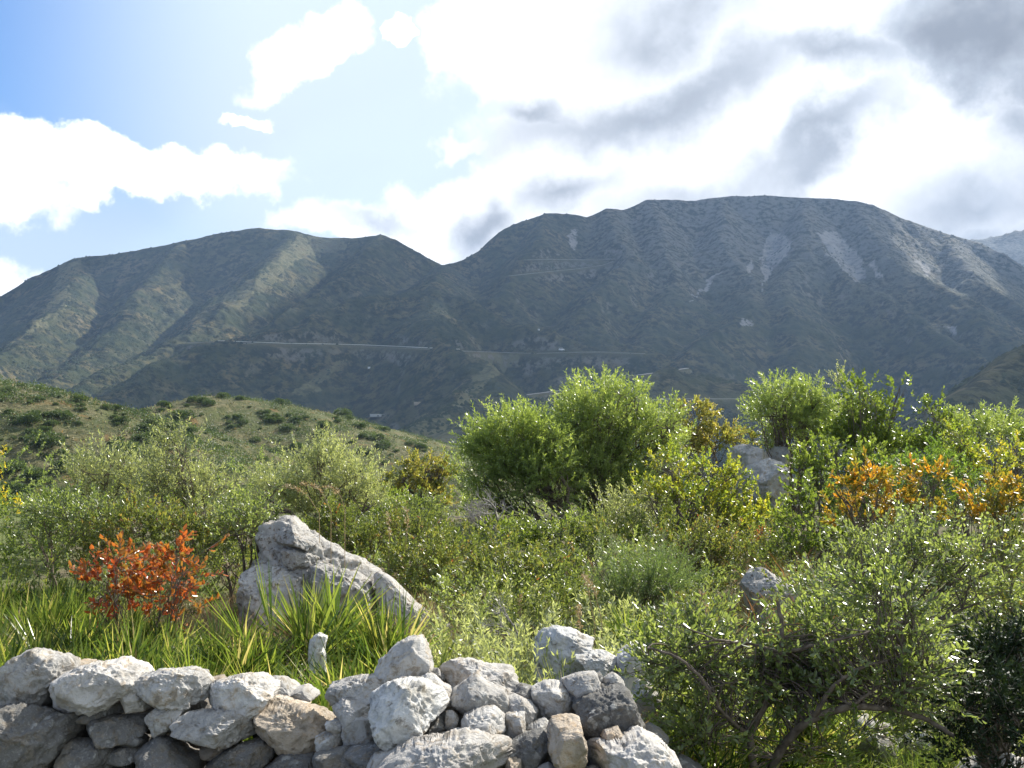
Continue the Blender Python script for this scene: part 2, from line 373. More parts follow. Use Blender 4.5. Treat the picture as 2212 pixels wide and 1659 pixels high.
M['deadwood'] = bark('deadwood', (.20, .18, .16), (.42, .39, .35))

def rock_mat(name, base, warm, dark_amt=.5, scale=1.0):
    m_, tt = mat(name)
    ob = tt.new('ShaderNodeObjectInfo').outputs['Random']
    p = tt.vm('ADD', tt.pos, tt.vm('SCALE', (1, 1.7, 2.3), sc=tt.m('MULTIPLY', ob, 37.0)).outputs[0]).outputs[0]
    big = tt.noise(p, 5 * scale, 5, .6).outputs[0]
    mid = tt.noise(p, 22 * scale, 6, .65, .4).outputs[0]
    fine = tt.noise(p, 90 * scale, 4, .7).outputs[0]
    c = tt.ramp(big, [(.25, [b * .62 for b in base]), (.5, base), (.75, [min(1, b * 1.28) for b in base])])
    c = tt.mix(tt.sstep(tt.m('ADD', mid, tt.m('MULTIPLY', big, .4)), .72, .86), c, warm)
    c = tt.mix(tt.m('MULTIPLY', tt.sstep(mid, .54, .66), dark_amt), c, (.10, .10, .095))
    # pale lichen spots
    vo = tt.new('ShaderNodeTexVoronoi', {'Vector': tt.vm('ADD', p, tt.vm('SCALE', tt.noise(p, 30, 3).outputs[1], sc=.05).outputs[0]).outputs[0], 'Scale': 17 * scale})
    spot = tt.m('MULTIPLY', tt.sstep(vo.outputs['Distance'], .34, .22), tt.sstep(tt.noise(p, 4, 3).outputs[0], .48, .58))
    c = tt.mix(tt.m('MULTIPLY', spot, .4), c, (.68, .67, .62))
    c = tt.mix(tt.m('MULTIPLY', tt.sstep(fine, .5, .75), .35), c, (.62, .60, .56))
    br = tt.m('ADD', .82, tt.m('MULTIPLY', ob, .36))
    c = tt.mix(tt.m('MULTIPLY', tt.sstep(tt.noise(p, 9 * scale, 5, .6).outputs[0], .52, .68), .5), c, (.22, .19, .14))
    c = tt.vm('SCALE', c, sc=br).outputs[0]
    hgt = tt.m('ADD', tt.m('MULTIPLY', mid, 1.0), tt.m('MULTIPLY', fine, .35))
    finish(tt, c, .85, .25, hgt, .03, .8); return m_
M['lime'] = rock_mat('limestone', (.46, .44, .41), (.46, .38, .28), .5)
M['lime_warm'] = rock_mat('warm_limestone', (.47, .39, .30), (.52, .38, .24), .3)
M['lime_pale'] = rock_mat('pale_limestone', (.55, .52, .48), (.55, .46, .36), .25)
M['lime_dark'] = rock_mat('grey_limestone', (.17, .165, .155), (.24, .20, .15), .5)
M['boulder'] = rock_mat('boulder_limestone', (.46, .44, .41), (.42, .33, .24), .9, 1.2)
M['white_rock'] = rock_mat('white_limestone', (.60, .59, .56), (.5, .44, .36), .85, .7)

m_, tt = mat('soil_and_grass')
n1 = tt.noise(tt.pos, 1.1, 5).outputs[0]; n2 = tt.noise(tt.pos, 18, 5, .7).outputs[0]
c = tt.mix(tt.sstep(n1, .42, .6), (.12, .15, .04), (.15, .125, .08))
c = tt.mix(tt.m('MULTIPLY', tt.sstep(n2, .4, .75), .6), c, (.24, .22, .15))
finish(tt, c, .95, .1, n2, .05); M['soil'] = m_

m_, tt = mat('hill_ground')
n1 = tt.noise(tt.pos, .09, 5, .6).outputs[0]; n2 = tt.noise(tt.pos, 1.3, 6, .7).outputs[0]; n3 = tt.noise(tt.pos, .35, 4, .6).outputs[0]
c = tt.mix(tt.sstep(n2, .35, .65), (.065, .075, .03), (.185, .165, .085))
c = tt.mix(tt.m('MULTIPLY', tt.sstep(n1, .45, .6), .7), c, (.09, .11, .04))
c = tt.mix(tt.m('MULTIPLY', tt.sstep(n3, .58, .68), .75), c, (.20, .125, .05))
stn = tt.m('MULTIPLY', tt.sstep(tt.noise(tt.pos, 2.2, 4, .75).outputs[0], .60, .68), tt.sstep(tt.noise(tt.pos, .12, 3).outputs[0], .46, .6))
c = tt.mix(stn, c, (.33, .31, .29))
finish(tt, c, .95, .1, tt.m('ADD', n2, tt.m('MULTIPLY', n3, .6)), .5, .9); M['hill'] = m_

m_, tt = mat('mountain_ground')
n1 = tt.noise(tt.pos, .006, 5, .6).outputs[0]; n2 = tt.noise(tt.pos, .12, 6, .7).outputs[0]; n3 = tt.noise(tt.pos, .03, 5, .65).outputs[0]
sep = tt.new('ShaderNodeSeparateXYZ', {0: tt.pos}); nz = tt.new('ShaderNodeSeparateXYZ', {0: tt.geo.outputs['Normal']}).outputs[2]
c = tt.mix(tt.sstep(n2, .42, .6), (.018, .023, .012), (.112, .10, .048))
c = tt.mix(tt.m('MULTIPLY', tt.sstep(n3, .42, .62), .75), c, (.03, .042, .018))
rust = tt.m('MULTIPLY', tt.sstep(n3, .5, .36), tt.sstep(n2, .5, .62))
c = tt.mix(tt.m('MULTIPLY', rust, .5), c, (.17, .11, .055))
# bare limestone high on the right-hand mountain and on steep faces
rk = tt.m('MULTIPLY', tt.sstep(sep.outputs[0], 20, 220), tt.sstep(tt.m('ADD', sep.outputs[2], tt.m('MULTIPLY', n1, 120)), 120, 260))
rk = tt.m('MULTIPLY', rk, tt.sstep(tt.m('ADD', n2, tt.m('MULTIPLY', n3, .5)), .62, .86))
c = tt.mix(tt.m('MULTIPLY', rk, .7), c, (.17, .162, .155))
stp = tt.m('MULTIPLY', tt.sstep(nz, .72, .5), tt.sstep(n2, .45, .6))
c = tt.mix(tt.m('MULTIPLY', stp, .6), c, (.22, .20, .18))
bare = tt.new('ShaderNodeAttribute', attribute_name='bare').outputs['Fac']
c = tt.mix(tt.m('MULTIPLY', tt.m('MULTIPLY', bare, .75), tt.sstep(n2, .62, .42)), c, (.17, .16, .085))  # paler bare ground, with the sunlit ridge bands painted in
scr = tt.new('ShaderNodeAttribute', attribute_name='scree').outputs['Fac']
c = tt.mix(tt.m('MULTIPLY', scr, tt.sstep(n2, .66, .46)), c, (.27, .26, .25))
bmp = tt.m('ADD', n2, tt.m('MULTIPLY', n3, 2.0))
finish(tt, c, .95, .05, bmp, 3.0, .6); M['mountain'] = m_

def flat_mat(name, col, rough=.8):
    m_, tt = mat(name); n = tt.noise(tt.pos, 3, 4).outputs[0]
    finish(tt, tt.ramp(n, [(.3, [c * .8 for c in col]), (.7, [min(1, c * 1.15) for c in col])]), rough); return m_
M['road'] = flat_mat('road_surface', (.36, .34, .30)); M['asphalt'] = flat_mat('pale_asphalt', (.33, .33, .33))
M['barrier'] = flat_mat('pale_road_parapet', (.62, .59, .52)); M['carwhite'] = flat_mat('white_paint', (.8, .8, .8), .3); M['glassy'] = flat_mat('dark_glass', (.03, .03, .035), .1)
M['tyre'] = flat_mat('tyre_rubber', (.03, .03, .03)); M['tan_wall'] = flat_mat('tan_plaster', (.5, .40, .27))

# ------------------------------------------------------------------ ground sheets
xs = np.arange(-32, 32.01, .2); ys = np.arange(-20, 40.01, .2)
X, Y = np.meshgrid(xs, ys); Z = H(X.ravel(), Y.ravel())
tag(mk('ground', np.stack([X.ravel(), Y.ravel(), Z], 1), grid_faces(len(ys), len(xs)), M['soil'], smooth=True), 'stony soil slope under the scrub behind the wall', kind='structure')
us = np.linspace(-.8, .8, 560); ds = np.geomspace(39.9, 250, 420)
U, D = np.meshgrid(us, ds); X = (U * D).ravel(); Y = D.ravel()
tag(mk('near_hill', np.stack([X, Y, H(X, Y)], 1), grid_faces(len(ds), len(us)), M['hill'], smooth=True), 'sunlit grassy hill dotted with bushes, in front of the mountains', kind='structure')
us = np.linspace(-.78, .78, 1150); ds = np.concatenate([np.geomspace(249.5, 1580, 760), np.geomspace(1590, 3300, 90)])
U, D = np.meshgrid(us, ds); X = (U * D).ravel(); Y = D.ravel(); Z = H(X, Y)
ppx = CX + F * X / Y; ppy = CY - F * Z / Y
jx = 9 * (fbm2(X / 12, Y / 12, 3, 71) - .5) * 2; jy = 9 * (fbm2(X / 12 + 5, Y / 12, 3, 72) - .5) * 2
scree = np.zeros(len(X)); bare_lit = np.zeros(len(X))
sel = Y < 1520
for q in SCREE: scree[sel] = np.maximum(scree[sel], inpoly(ppx[sel] + jx[sel], ppy[sel] + jy[sel], q))
for q in BARE_AND_LIT: bare_lit[sel] = np.maximum(bare_lit[sel], inpoly(ppx[sel] + 1.6 * jx[sel], ppy[sel] + 1.6 * jy[sel], q))
tag(mk('mountains', np.stack([X, Y, Z], 1), grid_faces(len(ds), len(us)), M['mountain'], smooth=True, attrs={'scree': scree, 'bare': bare_lit}),
    'two scrub-covered mountains with a saddle between them, across the valley', kind='structure')

# ------------------------------------------------------------------ leaves, twigs, stems
def nrm(v): return v / (np.linalg.norm(v, axis=-1, keepdims=True) + 1e-9)
def rdir(n, r=rng): return nrm(r.normal(size=(n, 3)))
def leaf_quads(P, D, L, Wd, fold=.25, r=rng):
    n = len(P); S = nrm(np.cross(D, rdir(n, r) + np.array([0, 0, .9]))); N = np.cross(D, S)
    L = L[:, None]; Wd = Wd[:, None]
    mid = P + D * L * .48 + N * Wd * fold
    V = np.stack([P, mid + S * Wd * .5, P + D * L, mid - S * Wd * .5], 1)
    return V.reshape(-1, 3), np.arange(4 * n).reshape(n, 4)
def leaf_hex(P, D, L, Wd, fold=.2, r=rng):
    """rounder leaf for near plants: two quads folded along the midrib"""
    n = len(P); S = nrm(np.cross(D, rdir(n, r) * .75 + np.array([0, 0, 1.]))); N = np.cross(D, S)     # leaves face the sky
    L = L[:, None]; Wd = Wd[:, None]; up = N * Wd * fold
    V = np.stack([P, P + D * L * .3 + S * Wd * .45 + up, P + D * L * .72 + S * Wd * .4 + up, P + D * L - N * L * .06,
                  P + D * L * .72 - S * Wd * .4 + up, P + D * L * .3 - S * Wd * .45 + up], 1).reshape(-1, 3)
    b = 6 * np.arange(n)[:, None]
    return V, np.concatenate([b + np.array([0, 1, 2, 3]), b + np.array([0, 3, 4, 5])], 1).reshape(-1, 4)
def tube(pts, rad, sides=6):
    pts = np.asarray(pts, float); n = len(pts); rad = np.broadcast_to(rad, (n,))
    T = nrm(np.gradient(pts, axis=0)); ref = np.array([.3, .9, .2]); A = nrm(np.cross(T, ref)); B = np.cross(T, A)
    th = np.arange(sides) / sides * 2 * math.pi
    V = pts[:, None] + rad[:, None, None] * (A[:, None] * np.cos(th)[None, :, None] + B[:, None] * np.sin(th)[None, :, None])
    i = np.arange(n - 1)[:, None] * sides + np.arange(sides)[None]; j = np.arange(n - 1)[:, None] * sides + (np.arange(sides)[None] + 1) % sides
    Fq = np.stack([i, j, j + sides, i + sides], -1).reshape(-1, 4)
    tip = np.array([[0, 1, 2, 3]]) + (n - 1) * sides if sides == 4 else np.zeros((0, 4), int)
    return V.reshape(-1, 3), np.concatenate([Fq, tip])
def join(parts):
    Vs, Fs, o = [], [], 0
    for V, Fq in parts: Vs.append(V); Fs.append(Fq + o); o += len(V)
    return np.concatenate(Vs), np.concatenate(Fs)
def curve(a, b, r, wob=.12, n=7, lift=0.0):
    a = np.asarray(a, float); b = np.asarray(b, float); s = np.linspace(0, 1, n)[:, None]
    L = np.linalg.norm(b - a); c = (a + b) / 2 + r.normal(size=3) * wob * L + np.array([0, 0, lift * L])
    p = (1 - s) ** 2 * a + 2 * s * (1 - s) * c + s * s * b
    return p + np.sin(s * math.pi) * r.normal(size=(n, 3)) * .02 * L

# kind: material, leaf length, leaf width, twig length, leaves per twig, upward pull, round leaf
KIND = {
 'olive': ('olive', .055, .015, .27, 26, .5, 0), 'grey_olive': ('grey_olive', .045, .012, .28, 26, .7, 0), 'broad': ('broad', .05, .03, .2, 14, .45, 1),
 'bright': ('bright', .05, .02, .2, 18, .5, 0), 'yellow': ('yellow', .045, .024, .18, 16, .5, 1), 'tan': ('tan', .055, .026, .16, 16, .4, 1),
 'orange': ('orange', .05, .022, .16, 18, .55, 1), 'lentisk': ('lentisk', .034, .014, .16, 18, .6, 1), 'evergreen': ('evergreen', .032, .015, .22, 20, .25, 1),
 'dark': ('dark', .03, .012, .14, 20, .4, 0), 'feather': ('feather', .030, .004, .26, 60, .8, 0), 'red': ('red', .045, .026, .13, 9, .35, 1)}

def foliage(kind, C, R, nleaf, r, clumps=9, shell=.55, lscale=1.0):
    """leaves on twigs, twigs in clumps, clumps over the crown's lobes; returns mesh data, tones, twigs and clump centres"""
    mt, LL, LW, TL, LPT, UP, hexa = KIND[kind]
    LL *= lscale; LW *= lscale
    C = np.asarray(C, float); R = np.asarray(R, float)
    nt = max(8, int(nleaf / LPT)); tb_ = r.uniform(-.1, .1)
    wgt = R[:, 0] * R[:, 2]; ncl = np.maximum(3, (clumps * wgt / wgt.mean()).astype(int))
    cc, cr, co, cto = [], [], [], []
    for c, rr, k in zip(C, R, ncl):
        dv = rdir(k, r); dv[:, 2] = np.abs(dv[:, 2]) * .9 - .35 * (r.random(k) < .5); dv = nrm(dv)
        rad = r.uniform(.45, 1.0, (k, 1)); cc.append(c + dv * rr * rad); cr.append(np.full(k, rr.mean()) * r.uniform(.26, .52, k)); co.append(np.repeat(c[None], k, 0)); cto.append(r.uniform(-.16, .16, k))
    cc, cr, co, cto = map(np.concatenate, (cc, cr, co, cto))
    pw = cr ** 2; ci = r.choice(len(cc), nt, p=pw / pw.sum())
    dv = rdir(nt, r); rad = r.random((nt, 1)) ** .45
    O = cc[ci] + dv * cr[ci][:, None] * rad * np.array([1, 1, .85])
    out = nrm(O - co[ci]); T = nrm(out * .55 + dv * .45 + np.array([0, 0, UP]) + r.normal(size=(nt, 3)) * .3)
    tl = TL * r.uniform(.55, 1.35, nt)
    s = np.tile((np.arange(LPT) + .5) / LPT, (nt, 1)) + r.uniform(-.02, .02, (nt, LPT))
    sag = -.12 * tl[:, None] * s ** 2 * (1 - UP)
    P = O[:, None] + T[:, None] * (tl[:, None] * s)[..., None]; P[..., 2] += sag
    P = P.reshape(-1, 3); Tt = np.repeat(T, LPT, 0); n = len(P)
    D = nrm(Tt * .75 + rdir(n, r) * .8 + np.array([0, 0, .1]))
    L = LL * r.uniform(.65, 1.25, n); Wd = LW * r.uniform(.7, 1.25, n)
    tone = np.clip(np.repeat(.5 + tb_ + cto[ci] + r.normal(size=nt) * .09, LPT) + r.normal(size=n) * .13, 0, 1)
    V, Fq = (leaf_hex if hexa else leaf_quads)(P, D, L, Wd, r=r)
    if hexa: tone = np.repeat(tone, 2)
    return V, Fq, tone, (O, T, tl), (cc, cr, co)

def stems(base, C, clump, r, thick, twigs=None, ntw=0, lean=0):
    parts = []; cc, cr, co = clump; base = np.asarray(base, float)
    fork = base + (np.mean(C, 0) - base) * .3 + np.array([lean, 0, 0])
    k = max(1, min(4, len(C)))
    for i, c in enumerate(C):
        b0 = base + np.array([r.normal() * thick, r.normal() * thick, -.05])
        p = curve(b0, c, r, .10, 9); parts.append(tube(p, np.linspace(thick, thick * .22, 9), 7))
        m = np.nonzero(np.abs(co - c).sum(1) < 1e-6)[0]
        for j in m:
            st = p[r.integers(3, 9)]; q = curve(st, cc[j], r, .14, 6); parts.append(tube(q, np.linspace(thick * .26, thick * .08, 6), 5))
            for _ in range(3):
                e = cc[j] + rdir(1, r)[0] * cr[j] * .9; parts.append(tube(curve(q[r.integers(2, 6)], e, r, .15, 5), np.linspace(thick * .09, thick * .03, 5), 4))
    if twigs is not None and ntw:
        O, T, tl = twigs; idx = r.choice(len(O), min(ntw, len(O)), replace=False)
        for i in idx: parts.append(tube(np.stack([O[i] - T[i] * .04, O[i] + T[i] * tl[i]]), [.0022, .001], 4))
    return join(parts)

def plant(name, label, cat, kind, blobs, d, seed, cover=5.0, thick=.03, ntw=140, clumps=9, base=None, group=None, dy=0.3, lscale=1.0, stem_mat='bark', maxleaf=60000, thickness=.85):
    """a tree or shrub: blobs = lobes of its crown (centre and half-sizes in picture px) at distance d"""
    r = np.random.default_rng(seed)
    C, R, area = [], [], 0
    for (px, py, rx, rz) in blobs:
        dd = d + r.uniform(-dy, dy) * (len(blobs) > 1)
        C.append(Wp(px, py, dd)); a, b = rx / F * dd, rz / F * dd; R.append((a, min(a, b) * thickness + .15 * max(a, b), b)); area += math.pi * rx * rz
    C, R = np.array(C), np.array(R)
    mt, LL, LW = KIND[kind][:3]
    if cat != 'tree': C[:, 2] -= .5 * KIND[kind][3] * KIND[kind][5]
    la = .55 * LL * LW * lscale ** 2 * (F / d) ** 2
    nl = int(min(maxleaf, cover * area / la * .5))
    if base is None: bx, byy = C[:, 0].mean(), C[:, 1].mean()
    else: byy = d; bx = (base - CX) / F * d
    b = np.array([bx, byy, G(bx, byy)])
    root = tag(empty(name, b), label, cat, group)
    V, Fq, tone, tw, cl = foliage(kind, C, R, nl, r, clumps, lscale=lscale)
    zmin = H(V[:, 0], V[:, 1]); V[:, 2] = np.maximum(V[:, 2], zmin + .01)
    mk('foliage', V - b, Fq, M[mt], root, tone)
    V, Fq = stems(b, C, cl, r, thick, tw, ntw)
    mk('trunk' if cat == 'tree' else 'stems', V - b, Fq, M[stem_mat], root, smooth=True)
    return root
# ------------------------------------------------------------------ rocks
def ico(sub):
    import bmesh
    bm = bmesh.new(); bmesh.ops.create_icosphere(bm, subdivisions=sub, radius=1)
    V = np.array([v.co[:] for v in bm.verts]); Fc = np.array([[v.index for v in f.verts] for f in bm.faces]); bm.free()
    return V, Fc
ICO = {k: ico(k) for k in (2, 3, 5, 6)}
def rock(name, poly, d, thick, m_, seed, parent=None, sub=5, org=None, rough=.03, facets=9, box=.65, ext=1.0, lean=0.0, mid=True, sink=False):
    """boulder with the given front outline (picture px at distance d), its own thickness, broken facets and weathered surface.
    The top leans back so that the sky side shows, and the outline is roughened by the weathering."""
    r = np.random.default_rng(seed)
    P = np.array([Wp(px, py, d) for px, py in poly])[:, [0, 2]]
    c = (P.max(0) + P.min(0)) / 2; c = .5 * c + .5 * P.mean(0)
    V, Fc = ICO[sub]; th = np.arctan2(V[:, 2], V[:, 0])
    a = P - c; n = len(a); ths = np.linspace(-math.pi, math.pi, 361); R = np.zeros(361)
    for i, t_ in enumerate(ths):
        u = np.array([math.cos(t_), math.sin(t_)]); best = 0
        for k in range(n):
            p, q = a[k], a[(k + 1) % n]; e = q - p; den = u[0] * e[1] - u[1] * e[0]
            if abs(den) < 1e-9: continue
            tt_ = (p[0] * e[1] - p[1] * e[0]) / den; s = (p[0] * u[1] - p[1] * u[0]) / den
            if tt_ > 0 and -1e-6 <= s <= 1 + 1e-6: best = max(best, tt_)
        R[i] = best
    R = np.where(R <= 0, np.median(R), R)
    kk = np.array([1, 3, 5, 3, 1.]); kk /= kk.sum(); Rp = np.concatenate([R[-6:-1], R, R[1:6]]); R = np.convolve(Rp, kk, 'same')[5:-5]
    rr = np.interp(th, ths, R) * ext
    s = np.hypot(V[:, 0], V[:, 2]); cy = V[:, 1]
    sb = s ** box; cb = np.sign(cy) * np.abs(cy) ** box
    Q = np.stack([np.cos(th) * rr * sb, cb * thick / 2, np.sin(th) * rr * sb], 1)
    size = float(np.mean(R)); e3 = np.abs(Q).max(0) + 1e-6; Q /= e3
    for _ in range(facets):
        nv = r.normal(size=3); nv[1] = -abs(nv[1]) - .55; nv[2] += .12; nv /= np.linalg.norm(nv)
        if r.random() < .3: nv[1] *= -1
        hh = (Q @ nv); off = np.quantile(hh, r.uniform(.84, .97))
        ex = np.maximum(hh - off, 0); Q -= nv[None] * ex[:, None] * .93
    Q *= e3
    if lean: Q[:, 1] += Q[:, 2] * lean
    Nn = nrm(Q / np.array([size, thick / 2, size]) ** 1)
    off = r.uniform(0, 50, 3)
    n1 = fbm3(Q / size * 1.3 + off, 3, seed) - .5
    n2 = 1 - np.abs(2 * fbm3(Q / size * 3.5 + off, 4, seed + 9, .6) - 1) - .75
    n3 = fbm3(Q * 26 + off, 3, seed + 5) - .5
    n4 = vnoise3(np.stack([Q[:, 0] * 4, Q[:, 1] * 4, Q[:, 2] * 30 + 2.5 * n1], 1) + off, seed + 3) - .5
    Q = Q + Nn * (n1 * size * .17 + n2 * size * .24 + n3 * min(.04, size * .16) + n4 * size * .10)[:, None] * (rough / .03)
    slope = .8 * max(0, -c[1]) / d; tp = np.clip(Q[:, 2] / size * 2 + .6, 0, 1); Q[:, 2] -= tp * np.maximum(Q[:, 1], 0) * slope * (1.0 if mid else 0)   # tops fall away at the back
    yc = d + (0 if mid else thick / 2)
    if sink:
        lo = G(c[0], yc) - .12 - c[1]; mn = Q[:, 2].min()
        if mn > lo: Q[:, 2] = np.where(Q[:, 2] < 0, Q[:, 2] * lo / mn, Q[:, 2])
    cen = np.array([c[0], yc, c[1]]); Q = Q + cen
    o = mk(name, Q - (np.asarray(org) if org is not None else cen), Fc, M[m_], parent, smooth=(sub < 5))
    if org is None: o.location = [float(q) for q in cen]
    return o

